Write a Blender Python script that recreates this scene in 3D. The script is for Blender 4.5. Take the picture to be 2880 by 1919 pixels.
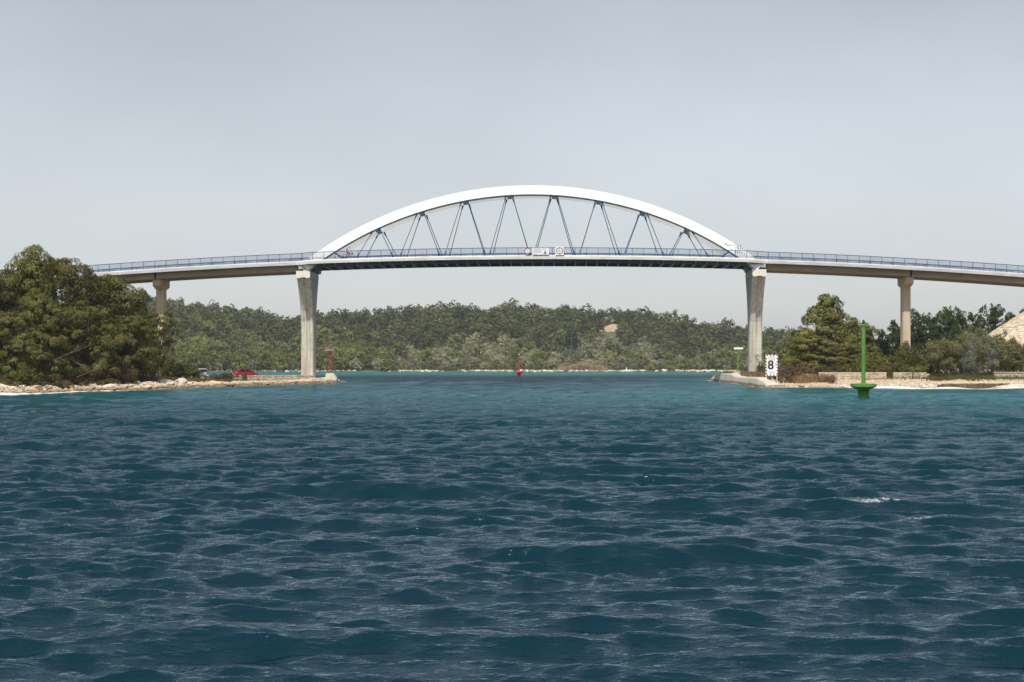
import bpy, bmesh, math, random
import numpy as np
from mathutils import Vector, Matrix, Quaternion

R = math.radians
sc = bpy.context.scene
for o in list(bpy.data.objects):
    bpy.data.objects.remove(o)

# ------------------------------------------------------------------ camera
CAM_H = 2.2
F = 4400.0            # focal length in photo pixels (photo 2880 wide -> 55 mm)
VX, HY = 1558.0, 1033.5
cam = bpy.data.cameras.new('camera')
cam_o = bpy.data.objects.new('camera', cam)
sc.collection.objects.link(cam_o)
cam.lens = 55.0
cam.sensor_width = 36.0
cam.shift_x = (1440 - VX) / 2880
cam.shift_y = (HY - 959.5) / 2880
cam.clip_start = 0.5
cam.clip_end = 9000
cam_o.location = (0, 0, CAM_H)
cam_o.rotation_euler = (R(90), 0, 0)
sc.camera = cam_o

# ------------------------------------------------------------------ sky, sun, exposure
SUN_EL, SUN_AZ = R(57), R(14)      # behind the camera, a little to the left
wd = bpy.data.worlds.new('World')
sc.world = wd
wd.use_nodes = True
nt = wd.node_tree
nt.nodes.clear()
sky = nt.nodes.new('ShaderNodeTexSky')
sky.sky_type = 'NISHITA'
sky.sun_disc = False
sky.sun_elevation = SUN_EL
sky.sun_rotation = R(180) + SUN_AZ
sky.altitude = 0
sky.air_density = 1.0
sky.dust_density = 1.0
sky.ozone_density = 1.0
hs = nt.nodes.new('ShaderNodeHueSaturation')
hs.inputs['Saturation'].default_value = 0.31
hs.inputs['Value'].default_value = 1.0
nt.links.new(sky.outputs[0], hs.inputs['Color'])
# thin even veil of high cloud, the same all round the sky
tc = nt.nodes.new('ShaderNodeTexCoord')
mp = nt.nodes.new('ShaderNodeMapping')
mp.inputs['Scale'].default_value = (1.5, 1.5, 3.4)
mp.inputs['Rotation'].default_value = (0.0, 0.35, 0.9)
nz = nt.nodes.new('ShaderNodeTexNoise')
nz.inputs['Scale'].default_value = 2.2
nz.inputs['Detail'].default_value = 5
rp = nt.nodes.new('ShaderNodeValToRGB')
rp.color_ramp.elements[0].position = 0.3
rp.color_ramp.elements[0].color = (0.88, 0.885, 0.90, 1)
rp.color_ramp.elements[1].position = 0.75
rp.color_ramp.elements[1].color = (1.03, 1.035, 1.05, 1)
mu = nt.nodes.new('ShaderNodeMixRGB')
mu.blend_type = 'MULTIPLY'
mu.inputs[0].default_value = 1.0
nt.links.new(tc.outputs['Generated'], mp.inputs[0])
nt.links.new(mp.outputs[0], nz.inputs['Vector'])
nt.links.new(nz.outputs[0], rp.inputs[0])
nt.links.new(hs.outputs[0], mu.inputs[1])
nt.links.new(rp.outputs[0], mu.inputs[2])
bg = nt.nodes.new('ShaderNodeBackground')
bg.inputs['Strength'].default_value = 0.125
ow = nt.nodes.new('ShaderNodeOutputWorld')
nt.links.new(mu.outputs[0], bg.inputs['Color'])
nt.links.new(bg.outputs[0], ow.inputs['Surface'])

sun = bpy.data.lights.new('sun', 'SUN')
sun.energy = 4.2
sun.angle = R(0.7)
sun.color = (1.0, 0.955, 0.88)
sun_o = bpy.data.objects.new('sun', sun)
sc.collection.objects.link(sun_o)
sv = Vector((-math.sin(SUN_AZ) * math.cos(SUN_EL), -math.cos(SUN_AZ) * math.cos(SUN_EL), math.sin(SUN_EL)))
sun_o.rotation_euler = (-sv).to_track_quat('-Z', 'Y').to_euler()
sun_o.location = (-40, -60, 120)

sc.view_settings.view_transform = 'Standard'
sc.view_settings.look = 'None'
sc.view_settings.exposure = 0.0
sc.view_settings.gamma = 1.0
sc.view_settings.use_curve_mapping = False
sc.render.engine = 'CYCLES'
sc.cycles.max_bounces = 6
sc.cycles.diffuse_bounces = 2
sc.cycles.glossy_bounces = 2
sc.cycles.transmission_bounces = 2
sc.cycles.volume_bounces = 0
sc.cycles.use_denoising = True
sc.cycles.caustics_reflective = False
sc.cycles.caustics_refractive = False

# ------------------------------------------------------------------ helpers
COL = sc.collection
rng = np.random.default_rng(7)
rnd = random.Random(11)


def P(x, y, D):
    """point at distance D that the photo shows at pixel (x, y)"""
    return ((x - VX) * D / F, D, CAM_H - (y - HY) * D / F)


def tag(o, label=None, cat=None, group=None, kind=None):
    if label: o['label'] = label
    if cat: o['category'] = cat
    if group: o['group'] = group
    if kind: o['kind'] = kind
    return o


def empty(name, loc=(0, 0, 0), rz=0.0):
    o = bpy.data.objects.new(name, None)
    COL.objects.link(o)
    o.location = loc
    o.rotation_euler = (0, 0, rz)
    o.empty_display_size = 0.2
    return o


def mesh_np(name, V, faces, smooth=False):
    """V (n,3) array; faces: (m,k) int array, or list of lists"""
    me = bpy.data.meshes.new(name)
    V = np.asarray(V, dtype=np.float32).reshape(-1, 3)
    if isinstance(faces, np.ndarray):
        m, k = faces.shape
        me.vertices.add(len(V))
        me.vertices.foreach_set('co', V.ravel())
        me.loops.add(m * k)
        me.loops.foreach_set('vertex_index', faces.astype(np.int32).ravel())
        me.polygons.add(m)
        me.polygons.foreach_set('loop_start', np.arange(0, m * k, k, dtype=np.int32))
        me.polygons.foreach_set('loop_total', np.full(m, k, dtype=np.int32))
        if smooth:
            me.polygons.foreach_set('use_smooth', np.ones(m, dtype=bool))
        me.update(calc_edges=True)
        me.validate()
    else:
        me.from_pydata([tuple(v) for v in V], [], faces)
        if smooth:
            for p in me.polygons: p.use_smooth = True
        me.update()
    return me


def link(name, me, mat, parent=None, loc=None):
    o = bpy.data.objects.new(name, me)
    COL.objects.link(o)
    if mat is not None and not me.materials:
        for m in (mat if isinstance(mat, (list, tuple)) else [mat]):
            me.materials.append(m)
    if parent is not None:
        o.parent = parent
    if loc is not None:
        o.location = loc
    return o


class MB:
    def __init__(s):
        s.v, s.f = [], []

    def add(s, vs, fs):
        n = len(s.v)
        s.v += [tuple(v) for v in vs]
        s.f += [[n + i for i in f] for f in fs]
        return s

    def box(s, x0, x1, y0, y1, z0, z1):
        return s.add([(x0, y0, z0), (x1, y0, z0), (x1, y1, z0), (x0, y1, z0), (x0, y0, z1), (x1, y0, z1), (x1, y1, z1), (x0, y1, z1)],
                     [[0, 3, 2, 1], [4, 5, 6, 7], [0, 1, 5, 4], [1, 2, 6, 5], [2, 3, 7, 6], [3, 0, 4, 7]])

    def hexa(s, p):
        """8 points, bottom 4 then top 4"""
        return s.add(p, [[0, 3, 2, 1], [4, 5, 6, 7], [0, 1, 5, 4], [1, 2, 6, 5], [2, 3, 7, 6], [3, 0, 4, 7]])

    def tube(s, pts, rad, n=6, cap=True):
        pts = [Vector(p) for p in pts]
        if not isinstance(rad, (list, tuple)): rad = [rad] * len(pts)
        rings = []
        for i, p in enumerate(pts):
            a = pts[max(i - 1, 0)]; b = pts[min(i + 1, len(pts) - 1)]
            t = (b - a).normalized() if (b - a).length > 1e-9 else Vector((0, 0, 1))
            u = t.orthogonal().normalized() if i == 0 else (u - t * u.dot(t)).normalized()
            w = t.cross(u)
            rings.append([p + (u * math.cos(2 * math.pi * k / n) + w * math.sin(2 * math.pi * k / n)) * rad[i] for k in range(n)])
        vs = [v for r in rings for v in r]
        fs = []
        for i in range(len(pts) - 1):
            for k in range(n):
                fs.append([i * n + k, i * n + (k + 1) % n, (i + 1) * n + (k + 1) % n, (i + 1) * n + k])
        if cap:
            fs.append([k for k in range(n)][::-1])
            fs.append([(len(pts) - 1) * n + k for k in range(n)])
        return s.add(vs, fs)

    def bar(s, a, b, w, h, up=(0, 0, 1)):
        a, b = Vector(a), Vector(b)
        t = (b - a).normalized()
        u = Vector(up)
        sd = t.cross(u)
        if sd.length < 1e-6: sd = t.orthogonal()
        sd.normalize()
        u = sd.cross(t)
        p = []
        for q in (a, b):
            p.append([q - sd * w / 2 - u * h / 2, q + sd * w / 2 - u * h / 2, q + sd * w / 2 + u * h / 2, q - sd * w / 2 + u * h / 2])
        return s.add(p[0] + p[1], [[0, 1, 2, 3][::-1], [4, 5, 6, 7], [0, 1, 5, 4], [1, 2, 6, 5], [2, 3, 7, 6], [3, 0, 4, 7]])

    def lathe(s, prof, n=24, c=(0, 0, 0)):
        vs, fs = [], []
        for r, z in prof:
            for k in range(n):
                a = 2 * math.pi * k / n
                vs.append((c[0] + r * math.cos(a), c[1] + r * math.sin(a), c[2] + z))
        for i in range(len(prof) - 1):
            for k in range(n):
                fs.append([i * n + k, i * n + (k + 1) % n, (i + 1) * n + (k + 1) % n, (i + 1) * n + k])
        fs.append([k for k in range(n)][::-1])
        fs.append([(len(prof) - 1) * n + k for k in range(n)])
        return s.add(vs, fs)

    def loft(s, rings, cap=True):
        n = len(rings[0])
        vs = [v for r in rings for v in r]
        fs = []
        for i in range(len(rings) - 1):
            for k in range(n):
                fs.append([i * n + k, i * n + (k + 1) % n, (i + 1) * n + (k + 1) % n, (i + 1) * n + k])
        if cap:
            fs.append([k for k in range(n)][::-1])
            fs.append([(len(rings) - 1) * n + k for k in range(n)])
        return s.add(vs, fs)

    def build(s, name, mat, parent=None, smooth=False, loc=None, fix=True):
        me = bpy.data.meshes.new(name)
        me.from_pydata(s.v, [], s.f)
        if fix:
            bm = bmesh.new(); bm.from_mesh(me)
            bmesh.ops.recalc_face_normals(bm, faces=bm.faces)
            bm.to_mesh(me); bm.free()
        if smooth:
            for p in me.polygons: p.use_smooth = True
        me.update()
        return link(name, me, mat, parent, loc)


def copy_tree(src, parent=None):
    c = src.copy()
    COL.objects.link(c)
    c.parent = parent
    for ch in src.children:
        copy_tree(ch, c)
    return c


def sstep(t):
    t = np.clip(t, 0, 1)
    return t * t * (3 - 2 * t)


# numpy value noise for terrain and waves
_tab = np.random.default_rng(3).random((256, 256))


def vnoise(x, y):
    x = np.asarray(x, float); y = np.asarray(y, float)
    xi = np.floor(x).astype(int); yi = np.floor(y).astype(int)
    u = x - xi; v = y - yi
    u = u * u * (3 - 2 * u); v = v * v * (3 - 2 * v)
    a = _tab[xi & 255, yi & 255]; b = _tab[(xi + 1) & 255, yi & 255]
    c = _tab[xi & 255, (yi + 1) & 255]; d = _tab[(xi + 1) & 255, (yi + 1) & 255]
    return (a * (1 - u) + b * u) * (1 - v) + (c * (1 - u) + d * u) * v


def fbm(x, y, o=4):
    s, a, t = 0, 1.0, 0
    for k in range(o):
        s = s + a * vnoise(x * 2 ** k + 17 * k, y * 2 ** k + 31 * k)
        t += a; a *= 0.5
    return s / t


# ------------------------------------------------------------------ materials
def new_mat(name):
    m = bpy.data.materials.new(name)
    m.use_nodes = True
    t = m.node_tree
    b = t.nodes['Principled BSDF']
    return m, t, b


def ramp(t, stops):
    r = t.nodes.new('ShaderNodeValToRGB')
    e = r.color_ramp.elements
    while len(e) < len(stops): e.new(0.5)
    for k, (p, c) in enumerate(stops):
        e[k].position = p
        e[k].color = (c[0], c[1], c[2], 1) if not isinstance(c, (int, float)) else (c, c, c, 1)
    return r


def noise_node(t, scale, detail=4, rough=0.55, vec=None, coord='Object', stretch=None):
    n = t.nodes.new('ShaderNodeTexNoise')
    n.inputs['Scale'].default_value = scale
    n.inputs['Detail'].default_value = detail
    n.inputs['Roughness'].default_value = rough
    if vec is None:
        c = t.nodes.new('ShaderNodeTexCoord')
        vec = c.outputs[coord]
    if stretch:
        mp = t.nodes.new('ShaderNodeMapping')
        mp.inputs['Scale'].default_value = stretch
        t.links.new(vec, mp.inputs[0]); vec = mp.outputs[0]
    t.links.new(vec, n.inputs['Vector'])
    return n


def mix(t, fac, a, b, mode='MIX'):
    m = t.nodes.new('ShaderNodeMixRGB')
    m.blend_type = mode
    for s, v in ((0, fac), (1, a), (2, b)):
        if hasattr(v, 'links') or isinstance(v, bpy.types.NodeSocket):
            t.links.new(v, m.inputs[s])
        elif isinstance(v, (int, float)):
            m.inputs[s].default_value = v if s == 0 else (v, v, v, 1)
        else:
            m.inputs[s].default_value = (v[0], v[1], v[2], 1)
    return m.outputs[0]


def mat_basic(name, c1, c2, scale=3.0, rough=0.6, detail=4, stretch=None, bump=0.0, bump_scale=20, metallic=0.0, lo=0.35, hi=0.65, spec=0.5):
    m, t, b = new_mat(name)
    n = noise_node(t, scale, detail, stretch=stretch)
    r = ramp(t, [(lo, c1), (hi, c2)])
    t.links.new(n.outputs[0], r.inputs[0])
    t.links.new(r.outputs[0], b.inputs['Base Color'])
    b.inputs['Roughness'].default_value = rough
    b.inputs['Metallic'].default_value = metallic
    b.inputs['Specular IOR Level'].default_value = spec
    if bump:
        n2 = noise_node(t, bump_scale, 5)
        bp = t.nodes.new('ShaderNodeBump')
        bp.inputs['Strength'].default_value = bump
        bp.inputs['Distance'].default_value = 0.05
        t.links.new(n2.outputs[0], bp.inputs['Height'])
        t.links.new(bp.outputs[0], b.inputs['Normal'])
    return m


def mat_leaf(name, cols, trans=0.22, scale=0.6, obvar=0.35):
    """foliage: colour varies with clump position, and from plant to plant"""
    m = bpy.data.materials.new(name)
    m.use_nodes = True
    t = m.node_tree
    t.nodes.clear()
    n = noise_node(t, scale, 3)
    r = ramp(t, [(0.3, cols[0]), (0.5, cols[1]), (0.72, cols[2])])
    t.links.new(n.outputs[0], r.inputs[0])
    oi = t.nodes.new('ShaderNodeObjectInfo')
    hsv = t.nodes.new('ShaderNodeHueSaturation')
    mr = t.nodes.new('ShaderNodeMapRange')
    mr.inputs['To Min'].default_value = 1 - obvar
    mr.inputs['To Max'].default_value = 1 + obvar
    t.links.new(oi.outputs['Random'], mr.inputs[0])
    ti = t.nodes.new('ShaderNodeAttribute'); ti.attribute_name = 'tint'
    ta = t.nodes.new('ShaderNodeMath'); ta.operation = 'ADD'
    t.links.new(mr.outputs[0], ta.inputs[0]); t.links.new(ti.outputs['Fac'], ta.inputs[1])
    t.links.new(ta.outputs[0], hsv.inputs['Value'])
    mr2 = t.nodes.new('ShaderNodeMapRange')
    mr2.inputs['To Min'].default_value = 0.488
    mr2.inputs['To Max'].default_value = 0.508
    ml = t.nodes.new('ShaderNodeMath'); ml.operation = 'FRACT'
    ml2 = t.nodes.new('ShaderNodeMath'); ml2.operation = 'MULTIPLY'; ml2.inputs[1].default_value = 7.31
    t.links.new(oi.outputs['Random'], ml2.inputs[0]); t.links.new(ml2.outputs[0], ml.inputs[0])
    t.links.new(ml.outputs[0], mr2.inputs[0])
    t.links.new(mr2.outputs[0], hsv.inputs['Hue'])
    t.links.new(r.outputs[0], hsv.inputs['Color'])
    d = t.nodes.new('ShaderNodeBsdfDiffuse')
    tr = t.nodes.new('ShaderNodeBsdfTranslucent')
    t.links.new(hsv.outputs[0], d.inputs[0]); t.links.new(hsv.outputs[0], tr.inputs[0])
    mx = t.nodes.new('ShaderNodeMixShader'); mx.inputs[0].default_value = trans
    t.links.new(d.outputs[0], mx.inputs[1]); t.links.new(tr.outputs[0], mx.inputs[2])
    out = t.nodes.new('ShaderNodeOutputMaterial')
    t.links.new(mx.outputs[0], out.inputs[0])
    return m


M = {}
M['white_paint'] = mat_basic('white_paint', (0.80, 0.80, 0.78), (0.86, 0.86, 0.85), 0.8, 0.35, stretch=(1, 1, 0.3))
M['rail_blue'] = mat_basic('rail_blue', (0.016, 0.055, 0.15), (0.028, 0.085, 0.21), 2.0, 0.45)
M['cable'] = mat_basic('cable', (0.022, 0.05, 0.11), (0.035, 0.075, 0.16), 2.0, 0.5)
M['steel_dark'] = mat_basic('steel_dark', (0.055, 0.075, 0.085), (0.085, 0.105, 0.115), 1.2, 0.55)
M['steel_end'] = mat_basic('steel_end', (0.30, 0.34, 0.36), (0.38, 0.41, 0.43), 1.2, 0.5)
M['fascia'] = mat_basic('fascia', (0.56, 0.55, 0.52), (0.70, 0.69, 0.66), 0.7, 0.8, 6, stretch=(0.6, 1, 3), bump=0.15)
M['fascia_grey'] = mat_basic('fascia_grey', (0.42, 0.43, 0.44), (0.56, 0.57, 0.57), 0.7, 0.8, 6, stretch=(0.6, 1, 3), bump=0.15)
M['girder'] = mat_basic('girder', (0.30, 0.235, 0.165), (0.40, 0.32, 0.235), 0.8, 0.85, 6, stretch=(0.5, 1, 2.5), bump=0.15)
M['asphalt'] = mat_basic('asphalt', (0.05, 0.05, 0.05), (0.07, 0.07, 0.068), 4, 0.9)
M['bark'] = mat_basic('bark', (0.05, 0.038, 0.028), (0.12, 0.095, 0.075), 3, 0.9, stretch=(1, 1, 0.3), bump=0.5, bump_scale=8)
M['bark_pale'] = mat_basic('bark_pale', (0.20, 0.17, 0.14), (0.32, 0.28, 0.24), 3, 0.9)
M['tan_concrete'] = mat_basic('tan_concrete', (0.46, 0.36, 0.24), (0.60, 0.49, 0.35), 0.5, 0.85, 6, stretch=(2, 2, 0.35), bump=0.15)
M['beacon_green'] = mat_basic('beacon_green', (0.085, 0.225, 0.03), (0.12, 0.285, 0.046), 1.3, 0.42, stretch=(1, 1, 0.4))
M['beacon_green_dark'] = mat_basic('beacon_green_dark', (0.035, 0.145, 0.022), (0.055, 0.19, 0.03), 1.3, 0.45)
M['beacon_red'] = mat_basic('beacon_red', (0.44, 0.012, 0.028), (0.55, 0.02, 0.04), 1.3, 0.42)
M['lamp_dark'] = mat_basic('lamp_dark', (0.02, 0.025, 0.03), (0.04, 0.045, 0.05), 4, 0.3)
M['sign_white'] = mat_basic('sign_white', (0.80, 0.80, 0.80), (0.85, 0.85, 0.85), 2, 0.45)
M['sign_black'] = mat_basic('sign_black', (0.018, 0.018, 0.02), (0.03, 0.03, 0.032), 2, 0.5)
M['sign_red'] = mat_basic('sign_red', (0.22, 0.02, 0.03), (0.30, 0.03, 0.04), 2, 0.5)
M['sign_maroon'] = mat_basic('sign_maroon', (0.075, 0.016, 0.022), (0.11, 0.022, 0.03), 2, 0.5)
M['sign_bright_red'] = mat_basic('sign_bright_red', (0.50, 0.05, 0.06), (0.56, 0.07, 0.08), 2, 0.5)
M['galv'] = mat_basic('galv', (0.45, 0.45, 0.44), (0.58, 0.58, 0.57), 3, 0.5)
M['grey_metal'] = mat_basic('grey_metal', (0.20, 0.20, 0.20), (0.30, 0.30, 0.30), 3, 0.5)
M['rubber'] = mat_basic('rubber', (0.015, 0.015, 0.016), (0.03, 0.03, 0.03), 4, 0.8)
M['glass_dark'] = mat_basic('glass_dark', (0.012, 0.016, 0.02), (0.02, 0.026, 0.032), 1, 0.08)
M['car_red'] = mat_basic('car_red', (0.24, 0.010, 0.022), (0.28, 0.013, 0.027), 1, 0.3)
M['car_silver'] = mat_basic('car_silver', (0.50, 0.51, 0.53), (0.56, 0.57, 0.59), 1, 0.28)
M['lens_red'] = mat_basic('lens_red', (0.40, 0.02, 0.02), (0.46, 0.03, 0.03), 2, 0.2)
M['skin'] = mat_basic('skin', (0.50, 0.30, 0.21), (0.56, 0.35, 0.26), 4, 0.6)
M['hair'] = mat_basic('hair', (0.02, 0.015, 0.012), (0.04, 0.03, 0.025), 4, 0.6)
M['cloth_white'] = mat_basic('cloth_white', (0.72, 0.72, 0.72), (0.80, 0.80, 0.80), 4, 0.9)
M['cloth_red'] = mat_basic('cloth_red', (0.36, 0.05, 0.06), (0.46, 0.08, 0.09), 4, 0.9)
M['cloth_dark'] = mat_basic('cloth_dark', (0.03, 0.03, 0.032), (0.055, 0.055, 0.06), 4, 0.9)
M['fluo'] = mat_basic('fluo', (0.75, 0.75, 0.74), (0.8, 0.8, 0.79), 2, 0.4)


def mat_concrete(name, c1, c2, stain, joint_z=()):
    """board-marked concrete with vertical run-off stains"""
    m, t, b = new_mat(name)
    n = noise_node(t, 0.55, 6, 0.6)
    r = ramp(t, [(0.3, c1), (0.7, c2)])
    t.links.new(n.outputs[0], r.inputs[0])
    s = noise_node(t, 1.6, 5, 0.6, stretch=(2.2, 2.2, 0.10))
    sr = ramp(t, [(0.46, 0.0), (0.70, 1.0)])
    t.links.new(s.outputs[0], sr.inputs[0])
    sm = t.nodes.new('ShaderNodeMath'); sm.operation = 'MULTIPLY'; sm.inputs[1].default_value = 0.75
    t.links.new(sr.outputs[0], sm.inputs[0])
    c = mix(t, sm.outputs[0], r.outputs[0], stain)
    t.links.new(c, b.inputs['Base Color'])
    b.inputs['Roughness'].default_value = 0.85
    n2 = noise_node(t, 9, 5)
    bp = t.nodes.new('ShaderNodeBump'); bp.inputs['Strength'].default_value = 0.2; bp.inputs['Distance'].default_value = 0.04
    t.links.new(n2.outputs[0], bp.inputs['Height']); t.links.new(bp.outputs[0], b.inputs['Normal'])
    return m


M['pier'] = mat_concrete('pier_concrete', (0.50, 0.46, 0.40), (0.66, 0.62, 0.55), (0.24, 0.19, 0.13))
M['pier_cap'] = mat_basic('pier_cap_concrete', (0.74, 0.69, 0.59), (0.82, 0.78, 0.68), 0.7, 0.8, 6, bump=0.15)
M['groove'] = mat_basic('groove_concrete', (0.13, 0.11, 0.085), (0.20, 0.17, 0.13), 1.5, 0.9)


def mat_rock(name, cols, wet=None, scale=0.8, wet_z=0.35):
    m, t, b = new_mat(name)
    g = t.nodes.new('ShaderNodeNewGeometry')
    n = noise_node(t, scale, 6, 0.65, vec=g.outputs['Position'])
    r = ramp(t, [(0.28, cols[0]), (0.5, cols[1]), (0.72, cols[2])])
    t.links.new(n.outputs[0], r.inputs[0])
    col = r.outputs[0]
    if wet is not None:
        sx = t.nodes.new('ShaderNodeSeparateXYZ')
        t.links.new(g.outputs['Position'], sx.inputs[0])
        n3 = noise_node(t, 0.5, 4, vec=g.outputs['Position'])
        ad = t.nodes.new('ShaderNodeMath'); ad.operation = 'MULTIPLY_ADD'
        ad.inputs[1].default_value = -0.5; ad.inputs[2].default_value = 0.25
        t.links.new(n3.outputs[0], ad.inputs[0])
        a2 = t.nodes.new('ShaderNodeMath'); a2.operation = 'ADD'
        t.links.new(ad.outputs[0], a2.inputs[0]); t.links.new(sx.outputs[2], a2.inputs[1])
        mr = t.nodes.new('ShaderNodeMapRange')
        mr.inputs['From Min'].default_value = wet_z * 0.55; mr.inputs['From Max'].default_value = wet_z
        mr.inputs['To Min'].default_value = 1; mr.inputs['To Max'].default_value = 0
        t.links.new(a2.outputs[0], mr.inputs[0])
        col = mix(t, mr.outputs[0], col, wet)
    t.links.new(col, b.inputs['Base Color'])
    b.inputs['Roughness'].default_value = 0.85
    n2 = noise_node(t, 4, 6, 0.7, vec=g.outputs['Position'])
    bp = t.nodes.new('ShaderNodeBump'); bp.inputs['Strength'].default_value = 0.6; bp.inputs['Distance'].default_value = 0.12
    t.links.new(n2.outputs[0], bp.inputs['Height']); t.links.new(bp.outputs[0], b.inputs['Normal'])
    return m


M['limestone'] = mat_rock('limestone', [(0.36, 0.27, 0.17), (0.54, 0.43, 0.30), (0.72, 0.62, 0.48)], wet=(0.22, 0.15, 0.075))
M['limestone_white'] = mat_rock('limestone_white', [(0.46, 0.38, 0.28), (0.64, 0.56, 0.45), (0.78, 0.72, 0.62)])
M['wall_stone'] = mat_rock('wall_stone', [(0.34, 0.26, 0.17), (0.58, 0.48, 0.35), (0.74, 0.65, 0.51)], scale=1.6)
M['weed_stone'] = mat_rock('weed_stone', [(0.06, 0.038, 0.016), (0.16, 0.10, 0.045), (0.34, 0.24, 0.12)], scale=1.6)
M['shingle'] = mat_rock('shingle', [(0.40, 0.28, 0.17), (0.58, 0.45, 0.31), (0.76, 0.66, 0.52)], scale=0.9)
M['mortar'] = mat_basic('mortar', (0.11, 0.085, 0.055), (0.19, 0.15, 0.105), 2, 0.95)
M['seawall'] = mat_rock('seawall_concrete', [(0.48, 0.41, 0.31), (0.60, 0.53, 0.43), (0.72, 0.66, 0.56)], wet=(0.20, 0.14, 0.08), wet_z=0.42)
M['quarry'] = mat_rock('quarry', [(0.26, 0.19, 0.11), (0.40, 0.29, 0.185), (0.50, 0.41, 0.30)])


def mat_ground(name):
    """beach shingle that turns to grass and soil inland; the amount is a vertex attribute"""
    m, t, b = new_mat(name)
    g = t.nodes.new('ShaderNodeNewGeometry')
    n = noise_node(t, 1.3, 6, 0.7, vec=g.outputs['Position'])
    r = ramp(t, [(0.3, (0.42, 0.315, 0.20)), (0.5, (0.60, 0.485, 0.35)), (0.7, (0.76, 0.66, 0.52))])
    t.links.new(n.outputs[0], r.inputs[0])
    n4 = noise_node(t, 0.35, 5, 0.6, vec=g.outputs['Position'])
    gr = ramp(t, [(0.3, (0.10, 0.075, 0.045)), (0.5, (0.075, 0.085, 0.028)), (0.7, (0.12, 0.125, 0.04))])
    t.links.new(n4.outputs[0], gr.inputs[0])
    at = t.nodes.new('ShaderNodeAttribute'); at.attribute_name = 'grass'
    nn = noise_node(t, 0.9, 5, 0.7, vec=g.outputs['Position'])
    ad = t.nodes.new('ShaderNodeMath'); ad.operation = 'MULTIPLY_ADD'; ad.inputs[1].default_value = 0.9; ad.inputs[2].default_value = -0.45
    t.links.new(nn.outputs[0], ad.inputs[0])
    a2 = t.nodes.new('ShaderNodeMath'); a2.operation = 'ADD'
    t.links.new(ad.outputs[0], a2.inputs[0]); t.links.new(at.outputs['Fac'], a2.inputs[1])
    rr = ramp(t, [(0.42, 0.0), (0.58, 1.0)])
    t.links.new(a2.outputs[0], rr.inputs[0])
    c = mix(t, rr.outputs[0], r.outputs[0], gr.outputs[0])
    sx = t.nodes.new('ShaderNodeSeparateXYZ'); t.links.new(g.outputs['Position'], sx.inputs[0])
    mr = t.nodes.new('ShaderNodeMapRange')
    mr.inputs['From Min'].default_value = 0.06; mr.inputs['From Max'].default_value = 0.26
    mr.inputs['To Min'].default_value = 0.85; mr.inputs['To Max'].default_value = 0
    t.links.new(sx.outputs[2], mr.inputs[0])
    c = mix(t, mr.outputs[0], c, (0.28, 0.185, 0.09))
    t.links.new(c, b.inputs['Base Color'])
    b.inputs['Roughness'].default_value = 0.95
    n2 = noise_node(t, 3.5, 6, 0.7, vec=g.outputs['Position'])
    bp = t.nodes.new('ShaderNodeBump'); bp.inputs['Strength'].default_value = 0.7; bp.inputs['Distance'].default_value = 0.15
    t.links.new(n2.outputs[0], bp.inputs['Height']); t.links.new(bp.outputs[0], b.inputs['Normal'])
    return m


M['ground'] = mat_ground('shore_ground')
M['hill_ground'] = mat_rock('hill_ground', [(0.055, 0.062, 0.026), (0.085, 0.09, 0.035), (0.15, 0.135, 0.075)], scale=0.12)

# foliage
M['pine_near'] = mat_leaf('pine_needles', [(0.072, 0.076, 0.020), (0.132, 0.134, 0.042), (0.205, 0.198, 0.076)], 0.13, 0.5, 0.18)
M['pine_bright'] = mat_leaf('pine_needles_bright', [(0.084, 0.090, 0.022), (0.152, 0.154, 0.046), (0.225, 0.218, 0.082)], 0.13, 0.5, 0.14)
M['pine_dark'] = mat_leaf('pine_needles_dark', [(0.034, 0.058, 0.020), (0.058, 0.085, 0.031), (0.093, 0.119, 0.044)], 0.2, 0.4, 0.25)
M['pine_far'] = mat_leaf('pine_needles_far', [(0.095, 0.112, 0.040), (0.140, 0.158, 0.058), (0.190, 0.202, 0.080)], 0.2, 0.3, 0.28)
M['pine_lush'] = mat_leaf('pine_needles_lush', [(0.125, 0.146, 0.040), (0.185, 0.200, 0.060), (0.250, 0.256, 0.086)], 0.2, 0.3, 0.22)
M['pine_crest'] = mat_leaf('pine_needles_crest', [(0.060, 0.080, 0.033), (0.088, 0.108, 0.044), (0.120, 0.136, 0.058)], 0.15, 0.3, 0.25)
M['olive'] = mat_leaf('olive_leaves', [(0.175, 0.180, 0.092), (0.275, 0.270, 0.160), (0.40, 0.38, 0.262)], 0.15, 0.25, 0.40)
M['maquis_far'] = mat_leaf('maquis_leaves_far', [(0.105, 0.125, 0.032), (0.165, 0.180, 0.052), (0.235, 0.240, 0.085)], 0.15, 0.3, 0.35)
M['maquis'] = mat_leaf('maquis_leaves', [(0.078, 0.094, 0.023), (0.124, 0.137, 0.036), (0.176, 0.182, 0.058)], 0.2, 0.5, 0.35)
M['heath'] = mat_leaf('heath_leaves', [(0.095, 0.084, 0.035), (0.142, 0.119, 0.057), (0.203, 0.165, 0.084)], 0.2, 0.7, 0.25)
M['olive_near'] = mat_leaf('olive_leaves_near', [(0.13, 0.135, 0.052), (0.20, 0.20, 0.090), (0.29, 0.285, 0.155)], 0.25, 0.6, 0.15)
M['dry_brown'] = mat_leaf('dry_brown_leaves', [(0.12, 0.085, 0.045), (0.19, 0.135, 0.075), (0.27, 0.20, 0.12)], 0.2, 0.6, 0.2)
M['dead_twig'] = mat_basic('dead_twig', (0.10, 0.075, 0.055), (0.19, 0.15, 0.115), 3, 0.9)
M['dry_grass'] = mat_leaf('dry_grass_blades', [(0.20, 0.145, 0.075), (0.31, 0.22, 0.12), (0.40, 0.31, 0.18)], 0.25, 0.5, 0.15)
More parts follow.
